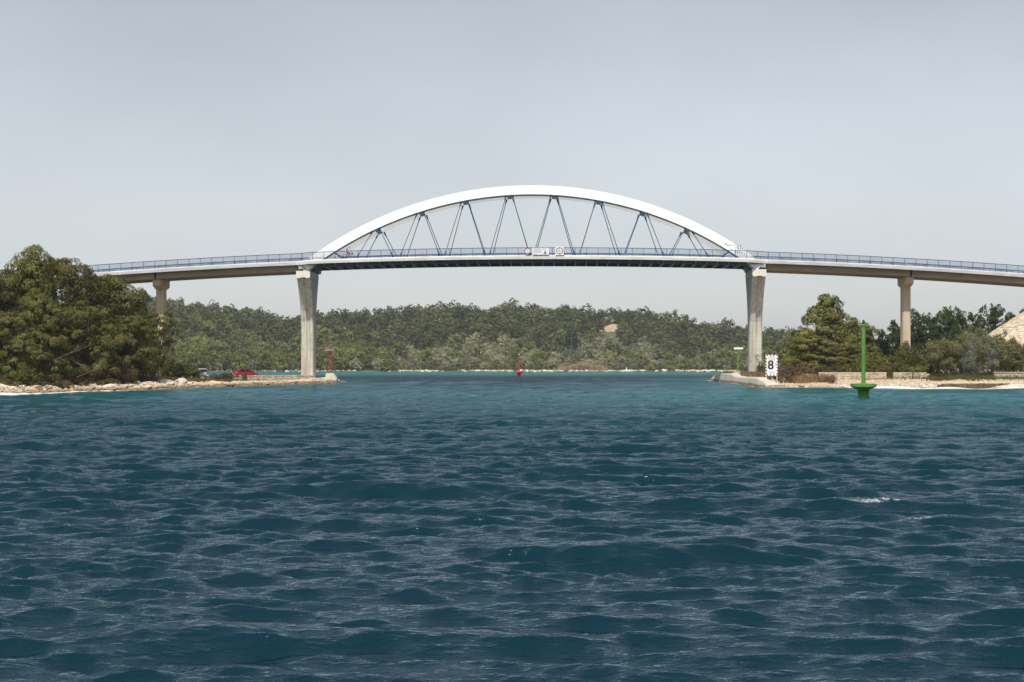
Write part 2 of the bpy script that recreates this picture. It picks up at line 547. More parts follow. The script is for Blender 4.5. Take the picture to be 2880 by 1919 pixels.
M['reed'] = mat_leaf('reed_blades', [(0.25, 0.20, 0.115), (0.36, 0.29, 0.18), (0.46, 0.39, 0.26)], 0.2, 0.4, 0.1)
M['grass'] = mat_leaf('grass_blades', [(0.085, 0.085, 0.028), (0.125, 0.125, 0.042), (0.17, 0.165, 0.065)], 0.25, 0.5, 0.15)
M['cypress'] = mat_leaf('cypress_leaves', [(0.025, 0.042, 0.022), (0.036, 0.059, 0.031), (0.056, 0.078, 0.042)], 0.15, 0.6, 0.1)

# ------------------------------------------------------------------ shorelines (plan view, metres)
LEFT = np.array([(-150, 105), (-80, 112), (-58, 117), (-43.6, 121), (-42.9, 123), (-42.4, 130), (-42.2, 137), (-41.5, 146), (-40.0, 152),
                 (-39.2, 163), (-38.3, 176), (-36.7, 188), (-35.3, 199.6), (-33.6, 213), (-32.3, 226), (-31.3, 230), (-31.2, 233), (-32.4, 237),
                 (-37, 241.5), (-44, 244), (-52, 246), (-57, 252), (-75, 262), (-150, 275)], float)
RIGHT = np.array([(25.6, 262), (24.9, 225), (23.4, 190), (22.4, 171), (24.5, 168), (28.8, 170), (31.7, 165.5), (34.3, 160.5), (36.7, 156), (40.7, 157),
                  (47.1, 160), (60, 158), (120, 150), (170, 150), (170, 360), (60, 335), (48, 298), (34, 280), (28, 271)], float)


def sdist(poly, x, y):
    """signed distance, positive inside"""
    x = np.asarray(x, float); y = np.asarray(y, float)
    d = np.full(x.shape, 1e9); ins = np.zeros(x.shape, bool)
    n = len(poly)
    for i in range(n):
        a = poly[i]; b = poly[(i + 1) % n]
        ab = b - a
        t = np.clip(((x - a[0]) * ab[0] + (y - a[1]) * ab[1]) / (ab @ ab), 0, 1)
        d = np.minimum(d, np.hypot(x - a[0] - t * ab[0], y - a[1] - t * ab[1]))
        c = ((a[1] > y) != (b[1] > y))
        xi = (b[0] - a[0]) * (y - a[1]) / (b[1] - a[1] + 1e-12) + a[0]
        ins ^= c & (x < xi)
    return np.where(ins, d, -d)


def z_left(x, y):
    d = sdist(LEFT, x, y) + (fbm(np.asarray(x) * 0.35, np.asarray(y) * 0.35, 3) - 0.5) * 1.8
    rocky = 0.45 * (fbm(np.asarray(x) * 0.55 + 9, np.asarray(y) * 0.55, 4) - 0.42)
    z = np.where(d > 0, (0.26 + 0.24 * sstep((200 - np.asarray(y)) / 25) + 0.42 * sstep((155 - np.asarray(y)) / 22)) * (1 - np.exp(-np.maximum(d, 0) / 3.6)) + 0.5 * sstep((d - 7) / 10) * sstep((212 - np.asarray(y)) / 20) + 0.006 * np.minimum(d, 40), 0.22 * d)
    z = z + rocky * np.exp(-np.maximum(d - 1.5, 0) / 7) * np.clip(d + 0.6, 0, 1)
    quay = sstep((np.asarray(y) - 221 - 0.35 * (np.asarray(x) + 44)) / 3) * np.clip(d / 2.0, 0, 1)
    return np.where(quay > 0, z * (1 - quay) + 0.55 * quay, z)


def z_right(x, y):
    d = sdist(RIGHT, x, y) + (fbm(np.asarray(x) * 0.3 + 40, np.asarray(y) * 0.3, 3) - 0.5) * 0.9
    z = np.where(d > 0, 0.05 + 0.045 * np.minimum(d, 22) + 0.02 * np.maximum(np.minimum(d, 90) - 22, 0), 0.2 * d)
    z = z + 0.16 * (fbm(np.asarray(x) * 0.6 + 2, np.asarray(y) * 0.6, 4) - 0.45) * np.clip(d, 0, 1)
    # revetment at the right edge of the view keeps the ledge above it level
    rv = sstep((np.asarray(x) - 39) / 3) * np.clip((np.asarray(y) - 158.2) / 1.2, 0, 1) * np.clip((175 - np.asarray(y)) / 6, 0, 1)
    return np.where(rv > 0, z * (1 - rv) + np.maximum(z, 0.55) * rv, z)


def gz(side, x, y):
    return float((z_left if side < 0 else z_right)(np.array([x], float), np.array([y], float))[0])


def grid_mesh(name, xs, ys, zf, mat, attr=None):
    X, Y = np.meshgrid(xs, ys)
    Z = zf(X, Y)
    nx, ny = len(xs), len(ys)
    V = np.stack([X, Y, Z], -1).reshape(-1, 3)
    i = np.arange((ny - 1) * (nx - 1)); r = i // (nx - 1); c = i % (nx - 1)
    a = r * nx + c
    Fc = np.stack([a, a + 1, a + nx + 1, a + nx], -1)
    me = mesh_np(name, V, Fc, True)
    if attr is not None:
        for k, f in attr.items():
            at = me.attributes.new(k, 'FLOAT', 'POINT')
            at.data.foreach_set('value', f(X, Y).astype(np.float32).ravel())
    return link(name, me, mat)


def grass_left(x, y):
    d = sdist(LEFT, x, y)
    q = sstep((np.asarray(y) - 205) / 10)
    return np.clip((d - 5.5 + 2.0 * q) / 7, 0, 1) * (1 - 0.35 * q)


def grass_right(x, y):
    d = sdist(RIGHT, x, y)
    return np.clip((d - 13) / 9, 0, 1)


left_ground = grid_mesh('headland_ground', np.concatenate([np.arange(-150, -62, 4.0), np.arange(-62, -28, 0.4)]), np.arange(104, 282, 0.6), z_left, M['ground'], {'grass': grass_left})
tag(left_ground, kind='structure')
right_ground = grid_mesh('headland_ground', np.concatenate([np.arange(20, 66, 0.45), np.arange(66, 172, 4.0)]), np.concatenate([np.arange(146, 205, 0.45), np.arange(205, 364, 1.5)]), z_right, M['ground'], {'grass': grass_right})
tag(right_ground, kind='structure')

# far hillside: ridge heights from the skyline
SKY = np.array([(-400, 815), (0, 826), (300, 838), (440, 846), (480, 853), (560, 863), (640, 877), (700, 884), (760, 890), (840, 903), (900, 893), (1000, 889), (1100, 886), (1170, 876),
                (1250, 872), (1310, 864), (1360, 872), (1430, 866), (1520, 873), (1600, 871), (1700, 880), (1800, 884), (1850, 890), (1900, 900),
                (1960, 912), (2040, 924), (2100, 934), (2160, 940), (2260, 952), (2400, 960), (2600, 962), (2900, 965), (3400, 970)], float)
RIDGE_D, TREE_H = 1050.0, 7.5


def hill_shore(px):
    return 764 + 8 * np.sin(px * 0.011) + 5 * np.sin(px * 0.027 + 1) - 60 * sstep((900 - px) / 500) - 90 * sstep((px - 2080) / 160)


def z_hill(x, y):
    x = np.asarray(x, float); y = np.asarray(y, float)
    px = VX + F * x / y
    ysky = np.interp(px, SKY[:, 0], SKY[:, 1])
    zr = CAM_H + (HY - ysky) * RIDGE_D / F - TREE_H
    s0 = hill_shore(px)
    t = (y - s0) / (RIDGE_D - s0)
    base = np.where(t < 0, t * 40, np.where(t < 1, zr * (0.12 * t + 0.88 * sstep(t)) , zr * np.maximum(1 - (t - 1) * 0.8, 0.2)))
    bump = (fbm(x * 0.02 + 5, y * 0.02, 3) - 0.5) * 6 * sstep(t * 2.0) * sstep((1.0 - t) * 5)
    return base + bump + np.where(t > 0, 0.5, 0) * sstep(t * 60)


hill = grid_mesh('hillside', np.arange(-520, 560, 8.0), np.concatenate([np.arange(600, 790, 2.5), np.arange(790, 1260, 9.0)]), z_hill, M['hill_ground'])
tag(hill, kind='structure')

# ------------------------------------------------------------------ sea
def build_sea():
    g = np.random.default_rng(21)
    near = 5.5 * 1.0035 ** np.arange(int(math.log(62 / 5.5) / math.log(1.0035)))
    D = np.concatenate([near, near[-1] * 1.006 ** np.arange(1, int(math.log(860 / near[-1]) / math.log(1.006)) + 1)])
    U = np.linspace(-1, 1, 460)
    half = 0.41 * D + 3.5
    X = U[None, :] * half[:, None]
    Y = np.repeat(D[:, None], len(U), 1)
    sp_y = np.gradient(D)
    sp_x = half * (U[1] - U[0])
    Zh = np.zeros_like(X); dX = np.zeros_like(X); dY = np.zeros_like(X); J = np.zeros_like(X)
    waves = []
    for k in range(116):
        lam = 0.15 * (4.6 / 0.15) ** (k / 115.0) * g.uniform(0.93, 1.07)
        th = math.pi / 2 + R(-9 if k % 3 else 16) + g.normal(0, 0.55 if lam < 0.45 else 0.30)
        slope = 0.028 + 0.026 * math.exp(-(math.log(lam / 0.6) / 0.55) ** 2)
        amp = slope * lam / (2 * math.pi) * g.uniform(0.6, 1.4)
        if lam > 1.0: amp *= (1.0 / lam) ** 0.8
        waves.append((lam, th, amp, g.uniform(0, 2 * math.pi)))
    lost = np.zeros(len(D))
    gust = 0.62 + 0.76 * fbm(X * 0.07, Y * 0.045, 3)
    weight = lambda lam, th: np.clip((lam / (2.3 * np.maximum(sp_y * abs(math.sin(th)), sp_x * abs(math.cos(th))) + 1e-6) - 0.6) / 0.8, 0, 1)
    tot = sum((a_ * 2 * math.pi / l_) ** 2 for l_, _t, a_, _p in waves)
    got = sum((a_ * 2 * math.pi / l_) ** 2 * weight(l_, t_) ** 2 for l_, t_, a_, _p in waves)
    boost = np.minimum(np.sqrt(tot / np.maximum(got, 1e-6)), 1.9)      # farther out the longer waves carry the steepness
    for lam, th, amp, ph in waves:
        kx, ky = math.cos(th) * 2 * math.pi / lam, math.sin(th) * 2 * math.pi / lam
        w = weight(lam, th)
        lost += (amp * 2 * math.pi / lam) ** 2 * 0.5 * (1 - w ** 2)
        if w.max() <= 0: continue
        last = int(np.nonzero(w)[0].max()) + 1
        a = amp * (w * boost)[:last, None] * gust[:last]
        p = kx * X[:last] + ky * Y[:last] + ph
        s, c = np.sin(p), np.cos(p)
        Zh[:last] += a * c
        q = 1.15
        dX[:last] -= q * a * math.cos(th) * s
        dY[:last] -= q * a * math.sin(th) * s
        J[:last] += q * a * (2 * math.pi / lam) * c
    # a few larger crests that break, where the photograph shows them
    foam = np.zeros_like(X)
    for (px, py, half_w, h, fm) in ((2440, 1428, 1.7, 0.17, 0.56), (2600, 1470, 1.2, 0.10, 0.53), (2330, 1395, 0.9, 0.10, 0.42), (150, 1262, 2.2, 0.13, 0.47), (720, 1190, 2.5, 0.08, 0.42), (2110, 1290, 1.4, 0.09, 0.42), (1930, 1415, 0.9, 0.08, 0.40), (1080, 1232, 2.0, 0.08, 0.43), (2680, 1330, 1.1, 0.08, 0.4), (560, 1340, 1.2, 0.08, 0.38), (1640, 1262, 2.4, 0.10, 0.5), (2430, 1206, 4.0, 0.12, 0.45),
                                    (1830, 1560, 1.5, 0.16, 0.0), (1080, 1385, 2.2, 0.17, 0.0), (2060, 1540, 1.3, 0.14, 0.0), (480, 1790, 0.9, 0.12, 0.0), (1310, 1265, 3.0, 0.1, 0.25)):
        d0 = CAM_H * F / (py - HY)
        x0 = (px - VX) * d0 / F
        ang = R(rnd.uniform(-8, 8))
        u = (X - x0) * math.cos(ang) + (Y - d0) * math.sin(ang)
        v = -(X - x0) * math.sin(ang) + (Y - d0) * math.cos(ang)
        v = v + 0.18 * np.sin(u * 1.3 + px)
        e = np.exp(-(u / half_w) ** 2)
        Zh += h * e * (np.exp(-(v / 0.55) ** 2) - 0.35 * np.exp(-((v + 1.1) / 0.8) ** 2))
        if fm:
            foam += fm * np.exp(-(u / (half_w * 0.75)) ** 2) * (np.exp(-((v + 0.12) / 0.16) ** 2) + 0.55 * np.exp(-((v + 0.55) / 0.28) ** 2))
    dl = np.maximum(sdist(LEFT, X, Y), sdist(RIGHT, X, Y))
    px = VX + F * X / Y
    dh = Y - hill_shore(px)
    dist = np.minimum(-dl, np.maximum(-dh, 0.0))
    dist = np.maximum(dist, 0.0)
    calm = 0.30 + 0.70 * sstep(dist / 14)
    Zh = Zh * calm
    # small breakers running up the two open beaches
    open_r = sstep((X - 29.5) / 2.5) * sstep((50 - X) / 5) * (Y < 176)
    open_l = sstep((-40.6 - X) / 1.2) * (Y < 150) * (Y > 112)
    brk = (open_r * 0.30 + open_l * 0.20) * np.exp(-((dist - 1.3) / 1.1) ** 2) * np.clip(2.6 * fbm(X * 0.23 + 8, Y * 0.1, 3) - 0.55, 0, 1.3)
    Zh = Zh + brk
    edge = np.exp(-dist / 0.55) * np.where(dh > -30, 0.35, 1.0)
    vary = 0.35 + 1.1 * fbm(X * 0.16 + 3, Y * 0.16, 3)
    surf = np.where((X > 30.5) & (X < 52) & (Y < 175), 1.35, np.where((X < -40) & (Y < 150), 1.15, np.where(X < 0, 0.8, 0.65)))
    wash = np.exp(-dist / 1.5) * np.where((X > 30) & (Y < 175), 0.75, np.where((X < -39) & (Y < 150), 0.5, 0.12)) * np.where(dh > -30, 0.0, 1.0)
    foam = np.maximum(foam, np.clip(brk * 5.0, 0, 1.0) + 0.7 * np.clip((open_r + open_l), 0, 1) * np.exp(-(dist / 2.2) ** 2))
    foam = np.maximum(foam, np.clip((edge * 0.9 + wash) * vary * surf, 0, 1.2))
    patch = fbm(X * 0.02 + 50, Y * 0.012, 3)
    shallow = 0.95 * sstep((Y - 330 + 120 * (patch - 0.5)) / 200)
    shallow = np.maximum(shallow, 0.55 * np.exp(-((Y - 125) / 52) ** 2) * (0.45 + 1.1 * patch) * (0.7 + 0.6 * sstep((X + 15) / 40)))
    shallow = np.maximum(shallow, 0.75 * np.exp(-dist / 7.0))
    shallow = np.maximum(shallow, 0.55 * np.exp(-dist / 26.0) * np.where(X > 15, 1, 0.55))
    V = np.stack([X + dX, Y + dY, Zh], -1).reshape(-1, 3)
    nx, ny = X.shape[1], X.shape[0]
    i = np.arange((ny - 1) * (nx - 1)); r = i // (nx - 1); c = i % (nx - 1)
    a = r * nx + c
    me = mesh_np('sea', V, np.stack([a, a + 1, a + nx + 1, a + nx], -1), True)
    lost2 = np.repeat(np.sqrt(lost)[:, None], nx, 1) * (0.35 + 0.65 * calm)
    for nm, arr in (('foam', foam), ('shallow', shallow), ('chop', lost2)):
        at = me.attributes.new(nm, 'FLOAT', 'POINT')
        at.data.foreach_set('value', np.clip(arr, 0, 1.5).astype(np.float32).ravel())
    return me


def mat_water():
    m, t, b = new_mat('sea_water')
    g = t.nodes.new('ShaderNodeNewGeometry')
    at = t.nodes.new('ShaderNodeAttribute'); at.attribute_name = 'shallow'
    fo = t.nodes.new('ShaderNodeAttribute'); fo.attribute_name = 'foam'
    body = mix(t, at.outputs['Fac'], (0.0029, 0.0220, 0.0345), (0.026, 0.165, 0.176))
    # foam: lacy, broken up by noise
    n = noise_node(t, 11.0, 6, 0.85, vec=g.outputs['Position'])
    ad = t.nodes.new('ShaderNodeMath'); ad.operation = 'ADD'
    t.links.new(n.outputs[0], ad.inputs[0]); t.links.new(fo.outputs['Fac'], ad.inputs[1])
    fr = ramp(t, [(0.86, 0.0), (1.0, 1.0)])
    dv = t.nodes.new('ShaderNodeMath'); dv.operation = 'MULTIPLY'; dv.inputs[1].default_value = 0.86
    t.links.new(ad.outputs[0], dv.inputs[0]); t.links.new(dv.outputs[0], fr.inputs[0])
    col = mix(t, fr.outputs[0], body, (0.62, 0.66, 0.67))
    t.links.new(col, b.inputs['Base Color'])
    b.inputs['IOR'].default_value = 1.333
    rr = t.nodes.new('ShaderNodeMapRange'); rr.inputs['To Min'].default_value = 0.045; rr.inputs['To Max'].default_value = 0.8
    t.links.new(fr.outputs[0], rr.inputs[0])
    t.links.new(rr.outputs[0], b.inputs['Roughness'])
    b.inputs['Specular IOR Level'].default_value = 0.0
    # small wind ripples
    n1 = noise_node(t, 6.0, 4, 0.62, vec=g.outputs['Position'], stretch=(0.7, 1.35, 1.0))
    n2 = noise_node(t, 2.3, 3, 0.5, vec=g.outputs['Position'], stretch=(0.7, 1.3, 1.0))
    s = t.nodes.new('ShaderNodeMath'); s.operation = 'MULTIPLY_ADD'; s.inputs[1].default_value = 0.8
    t.links.new(n2.outputs[0], s.inputs[0]); t.links.new(n1.outputs[0], s.inputs[2])
    bp = t.nodes.new('ShaderNodeBump'); bp.inputs['Strength'].default_value = 1.0; bp.inputs['Distance'].default_value = 0.034
    t.links.new(s.outputs[0], bp.inputs['Height'])
    # where the mesh is too coarse for the wind chop, the chop goes on as relief
    ch = t.nodes.new('ShaderNodeAttribute'); ch.attribute_name = 'chop'
    n5 = noise_node(t, 1.4, 3, 0.6, vec=g.outputs['Position'], stretch=(0.6, 1.3, 1.0))
    sb = t.nodes.new('ShaderNodeVectorMath'); sb.operation = 'SUBTRACT'; sb.inputs[1].default_value = (0.5, 0.5, 0.5)
    t.links.new(n5.outputs['Color'], sb.inputs[0])
    cm = t.nodes.new('ShaderNodeMath'); cm.operation = 'MULTIPLY'; cm.inputs[1].default_value = 4.0
    t.links.new(ch.outputs['Fac'], cm.inputs[0])
    sl = t.nodes.new('ShaderNodeVectorMath'); sl.operation = 'SCALE'
    t.links.new(sb.outputs[0], sl.inputs[0]); t.links.new(cm.outputs[0], sl.inputs['Scale'])
    fl = t.nodes.new('ShaderNodeVectorMath'); fl.operation = 'MULTIPLY'; fl.inputs[1].default_value = (1, 1, 0)
    t.links.new(sl.outputs[0], fl.inputs[0])
    av = t.nodes.new('ShaderNodeVectorMath'); av.operation = 'ADD'
    t.links.new(fl.outputs[0], av.inputs[0]); t.links.new(bp.outputs[0], av.inputs[1])
    b2 = t.nodes.new('ShaderNodeVectorMath'); b2.operation = 'NORMALIZE'
    t.links.new(av.outputs[0], b2.inputs[0])
    t.links.new(b2.outputs[0], b.inputs['Normal'])
    # mirror of the sky by Fresnel; chop too fine to model mirrors less of the low sky than flat water
    gl = t.nodes.new('ShaderNodeBsdfGlossy')
    gl.inputs['Color'].default_value = (0.56, 0.66, 0.74, 1)
    gl.inputs['Roughness'].default_value = 0.055
    fz = t.nodes.new('ShaderNodeFresnel'); fz.inputs['IOR'].default_value = 1.30
    for n_ in (gl, fz): t.links.new(b2.outputs[0], n_.inputs['Normal'])
    k1 = t.nodes.new('ShaderNodeMapRange'); k1.inputs['From Max'].default_value = 0.2; k1.inputs['To Min'].default_value = 1.0; k1.inputs['To Max'].default_value = 0.55
    t.links.new(ch.outputs['Fac'], k1.inputs[0])
    k2 = t.nodes.new('ShaderNodeMath'); k2.operation = 'MULTIPLY'
    t.links.new(fz.outputs[0], k2.inputs[0]); t.links.new(k1.outputs[0], k2.inputs[1])
    k3 = t.nodes.new('ShaderNodeMath'); k3.operation = 'SUBTRACT'; k3.inputs[0].default_value = 1.0
    t.links.new(fr.outputs[0], k3.inputs[1])
    k4 = t.nodes.new('ShaderNodeMath'); k4.operation = 'MULTIPLY'
    t.links.new(k2.outputs[0], k4.inputs[0]); t.links.new(k3.outputs[0], k4.inputs[1])
    mx = t.nodes.new('ShaderNodeMixShader')
    t.links.new(k4.outputs[0], mx.inputs[0]); t.links.new(b.outputs[0], mx.inputs[1]); t.links.new(gl.outputs[0], mx.inputs[2])
    t.links.new(mx.outputs[0], t.nodes['Material Output'].inputs['Surface'])
    return m


M['water'] = mat_water()
sea = link('sea', build_sea(), M['water'])
tag(sea, kind='structure')
# the same sea beyond the part that is modelled wave by wave
ow_ = MB().add([(-3500, -900, -0.75), (3500, -900, -0.75), (3500, 2600, -0.75), (-3500, 2600, -0.75)], [[0, 1, 2, 3]]).build('open_sea', M['water'])
tag(ow_, kind='structure')

# ------------------------------------------------------------------ the bridge
X0 = -3.3                     # middle of the arch


def zdeck(x):
    return 18.6 - 5.4e-4 * x * x


def yedge(x):
    t = min(float(sstep((x + 38.2) / 3.6)), float(sstep((31.6 - x) / 3.8)))
    return 229.4 - 1.4 * t


YC = 234.1
bridge = empty('arch_bridge', (X0, YC, 0))
tag(bridge, 'tied arch road bridge with white steel arch and concrete piers spanning the strait', 'bridge')
BI = Matrix.Translation((-X0, -YC, 0))


def bpart(mb, name, mat, parent=None, smooth=False):
    """bridge pieces are written in world coordinates; parts hang off the bridge's own origin"""
    if parent is None:
        mb.v = [(v[0] - X0, v[1] - YC, v[2]) for v in mb.v]
        return mb.build(name, mat, bridge, smooth)
    mb.v = [(v[0] - X0, v[1] - YC, v[2]) for v in mb.v]
    return mb.build(name, mat, parent, smooth)


LX, RX = -37.6, 31.2
XL, XR = -132.0, 100.0


def sweep(xs, prof):
    """prof(x) -> list of (y, z) offsets in world"""
    return MB().loft([[(x, y, z) for (y, z) in prof(x)] for x in xs])


# fascia beams (kerb edge) front and rear, main span then approaches
def xs_range(a, b, step):
    n = max(2, int(abs(b - a) / step) + 1)
    return list(np.linspace(a, b, n))


def fascia(a, b, mat, rear, step=1.0):
    def prof(x):
        y, z = yedge(x), zdeck(x)
        p = [(y + 0.42, z), (y + 0.0, z - 0.22), (y + 0.0, z - 0.62), (y + 0.12, z - 0.64), (y + 0.5, z - 0.5)]
        if rear:
            p = [(2 * YC - q[0], q[1]) for q in p]
        return p
    return bpart(sweep(xs_range(a, b, step), prof), 'edge_beam', mat)


for rear in (False, True):
    fascia(LX - 0.25, RX + 0.25, M['fascia'], rear, 0.5)
    # approaches cast in lengths with a joint between them
    a = LX - 0.262
    while a > XL:
        fascia(a, max(a - 11.0, XL), M['fascia_grey'], rear)
        a -= 11.012
    a = RX + 0.262
    while a < XR:
        fascia(a, min(a + 11.0, XR), M['fascia_grey'], rear)
        a += 11.012


def slab(a, b, top, bot, inset):
    def prof(x):
        y, z = yedge(x), zdeck(x)
        return [(y + inset, z + bot), (2 * YC - y - inset, z + bot), (2 * YC - y - inset, z + top), (y + inset, z + top)]
    return sweep(xs_range(a, b, 1.5), prof)


bpart(slab(LX, RX, -0.04, -0.34, 0.45), 'deck_slab', M['steel_dark'])
bpart(slab(XL, LX - 0.02, -0.04, -0.36, 0.45), 'deck_slab', M['girder'])
bpart(slab(RX + 0.02, XR, -0.04, -0.36, 0.45), 'deck_slab', M['girder'])
bpart(slab(XL, XR, 0.012, -0.036, 2.6), 'roadway', M['asphalt'])

# main span: edge girders, cross beams, stiffeners
for yw in (229.6, 237.6):
    def prof(x, yw=yw):
        z = zdeck(x)
        return [(yw, z - 0.345), (yw, z - 1.02), (yw - 0.16, z - 1.02), (yw - 0.16, z - 1.06), (yw + 0.2, z - 1.06), (yw + 0.2, z - 1.02), (yw + 0.05, z - 1.02), (yw + 0.05, z - 0.345)]
    g_ = bpart(sweep(xs_range(LX + 2.3, RX - 2.3, 1.5), prof), 'edge_girder', M['steel_dark'])
    n_st = 41
    for k in range(n_st):
        x = LX + 2.4 + (RX - LX - 4.8) * k / (n_st - 1)
        z = zdeck(x)
        if yw < 230:
            bpart(MB().hexa([(x - 0.05, 229.02, z - 0.60), (x + 0.05, 229.02, z - 0.60), (x + 0.05, 229.598, z - 1.0), (x - 0.05, 229.598, z - 1.0),
                             (x - 0.05, 229.02, z - 0.36), (x + 0.05, 229.02, z - 0.36), (x + 0.05, 229.598, z - 0.36), (x - 0.05, 229.598, z - 0.36)]), 'stiffener', M['steel_end'], g_)
n_cb = 41
for k in range(n_cb):
    x = LX + 2.4 + (RX - LX - 4.8) * k / (n_cb - 1)
    z = zdeck(x)
    bpart(MB().box(x - 0.03, x + 0.03, 229.82, 237.42, z - 1.02, z - 0.35).box(x - 0.13, x + 0.13, 229.82, 237.42, z - 1.07, z - 1.018), 'cross_beam', M['steel_end'])  # lighter steel than the deck: light thrown up off the water, put into the colour
for s in (-1, 1):
    xa = LX + 0.15 if s < 0 else RX - 0.15
    xb = xa - s * 2.2
    z = zdeck(xa)
    x0_, x1_ = min(xa, xb), max(xa, xb)
    # end plates of the steel deck resting on the pier
    bpart(MB().hexa([(x0_, 229.3, z - 1.28 + (0.24 if s > 0 else 0)), (x1_, 229.3, z - 1.28 + (0.24 if s < 0 else 0)), (x1_, 229.42, z - 1.28 + (0.24 if s < 0 else 0)), (x0_, 229.42, z - 1.28 + (0.24 if s > 0 else 0)),
                     (x0_, 229.3, z - 0.36), (x1_, 229.3, z - 0.36), (x1_, 229.42, z - 0.36), (x0_, 229.42, z - 0.36)]), 'end_plate', M['steel_end'])
    bpart(MB().hexa([(x0_, 231.3, z - 1.55), (x1_, 231.3, z - 1.55 + (0.3 if s < 0 else 0)), (x1_, 237.0, z - 1.55), (x0_, 237.0, z - 1.55),
                     (x0_, 231.3, z - 0.36), (x1_, 231.3, z - 0.36), (x1_, 237.0, z - 0.36), (x0_, 237.0, z - 0.36)]), 'end_cross_beam', M['steel_dark'])

# approach girders
PL, PR = -36.75, 30.1          # main piers
AL, AR = -58.75, 52.6          # approach piers
BAYS = [(XL, -81.2), (-80.9, AL - 0.25), (AL + 0.1, LX - 0.15), (RX + 0.15, AR - 0.1), (AR + 0.25, 75.0), (75.3, XR)]
for (a, b) in BAYS:
    for yg in (230.7, 232.6, 234.6, 236.6):
        def prof(x, yg=yg):
            z = zdeck(x) - 0.362
            return [(yg, z), (yg, z - 1.14), (yg + 0.75, z - 1.14), (yg + 0.75, z)]
        g_ = bpart(sweep(xs_range(a, b, 2.0), prof), 'approach_girder', M['girder'])
        if yg < 231:
            L = b - a
            for fx in (1 / 3, 2 / 3):
                x = a + L * fx
                z = zdeck(x) - 0.37
                bpart(MB().hexa([(x - 0.16, yg - 0.10, z - 0.95), (x + 0.16, yg - 0.10, z - 0.95), (x + 0.16, yg - 0.002, z - 0.95), (x - 0.16, yg - 0.002, z - 0.95),
                                 (x - 0.16, yg - 0.10, z), (x + 0.16, yg - 0.10, z), (x + 0.16, yg - 0.002, z), (x - 0.16, yg - 0.002, z)]), 'diaphragm_end', M['girder'], g_)

# main piers: flare towards the deck, central groove down the front
def main_pier(xc):
    zt = zdeck(xc) - 2.56
    zb = -1.5
    zs = [zb, 1.0, 4.0, 7.0, 9.0, 10.5, 11.8, 13.0, 14.0, zt]
    rings = []
    for z in zs:
        t = max(0.0, (z - 8.0) / (zt - 8.0)) ** 1.9
        hw = 0.93 + 0.10 * t
        yf = 233.05 - 3.3 * t
        yb = 235.75 + 1.75 * t
        c = 0.16
        g = 0.075
        gd = 0.09
        rings.append([(xc - hw + c, yf, z), (xc - g - 0.42, yf, z), (xc - g - 0.40, yf + 0.05, z), (xc - g, yf + 0.05, z), (xc - g, yf + gd + 0.06, z), (xc + g, yf + gd + 0.06, z), (xc + g, yf + 0.05, z),
                      (xc + g + 0.40, yf + 0.05, z), (xc + g + 0.42, yf, z), (xc + hw - c, yf, z), (xc + hw, yf + c, z),
                      (xc + hw, yb - c, z), (xc + hw - c, yb, z), (xc - hw + c, yb, z), (xc - hw, yb - c, z), (xc - hw, yf + c, z)])
    p = bpart(MB().loft(rings), 'pier', M['pier'])
    # cap: chamfered lower corners and a small notch
    zc0, zc1 = zt - 0.02, zt + 1.02
    out = [(-1.02, zc1), (-1.02, zc0 + 0.22), (-0.86, zc0), (-0.42, zc0), (-0.34, zc0 + 0.09), (0.34, zc0 + 0.09), (0.42, zc0), (0.86, zc0), (1.02, zc0 + 0.22), (1.02, zc1)]
    for sgn in (-1, 1):
        o2 = [(max(min(q[0], 1.02), -1.02), q[1]) for q in out]
        half = [(q if q[0] * sgn > 0 else (0.012 * sgn, q[1])) for q in o2 if q[0] * sgn > -0.36]
        pts = [(0.012 * sgn, zc1), (0.012 * sgn, zc0 + 0.09)] + ([q for q in o2 if q[0] > 0.3] if sgn > 0 else [q for q in reversed(o2) if q[0] < -0.3])
        front = [(xc + q[0], 229.15, q[1]) for q in pts]
        back = [(xc + q[0], 237.6, q[1]) for q in pts]
        bpart(MB().loft([front, back]), 'pier_cap', M['pier_cap'], p)
    # bearing blocks
    for yb_ in (229.35, 236.2):
        xs_ = xc + (0.52 if xc < 0 else -0.52)
        bpart(MB().box(xs_ - 0.52, xs_ + 0.48, yb_, yb_ + 1.1, zc1 - 0.01, zc1 + 0.26), 'bearing_block', M['pier'], p)
        bpart(MB().box(xs_ - 0.3, xs_ + 0.26, yb_ + 0.2, yb_ + 0.8, zc1 + 0.25, zc1 + 0.44), 'bearing', M['steel_dark'], p)
    # pour joints
    for zj in (4.9, 8.0, 9.6, 12.6):
        t = max(0.0, (zj - 8.0) / (zt - 8.0)) ** 1.9
        hw = 0.935 + 0.10 * t; yf = 233.05 - 3.3 * t
        for (xa, xb) in ((xc - hw + 0.15, xc - 0.50), (xc + 0.50, xc + hw - 0.15)):
            bpart(MB().box(xa, xb, yf - 0.006, yf + 0.02, zj, zj + 0.045), 'pour_joint', M['groove'], p)
    # tie-rod holes
    mb = MB()
    for zh in (2.2, 3.9, 4.5, 6.2, 7.0, 8.6, 9.2, 10.9):
        for dx in (-0.62, 0.62):
            t = max(0.0, (zh - 8.0) / (zt - 8.0)) ** 1.9
            yf = 233.05 - 3.3 * t
            mb.box(xc + dx - 0.035, xc + dx + 0.035, yf - 0.008, yf + 0.03, zh, zh + 0.07)
    tag(bpart(mb, 'tie_holes', M['groove'], p), kind='stuff')
    return p


pier_l = main_pier(PL)
pier_r = main_pier(PR)


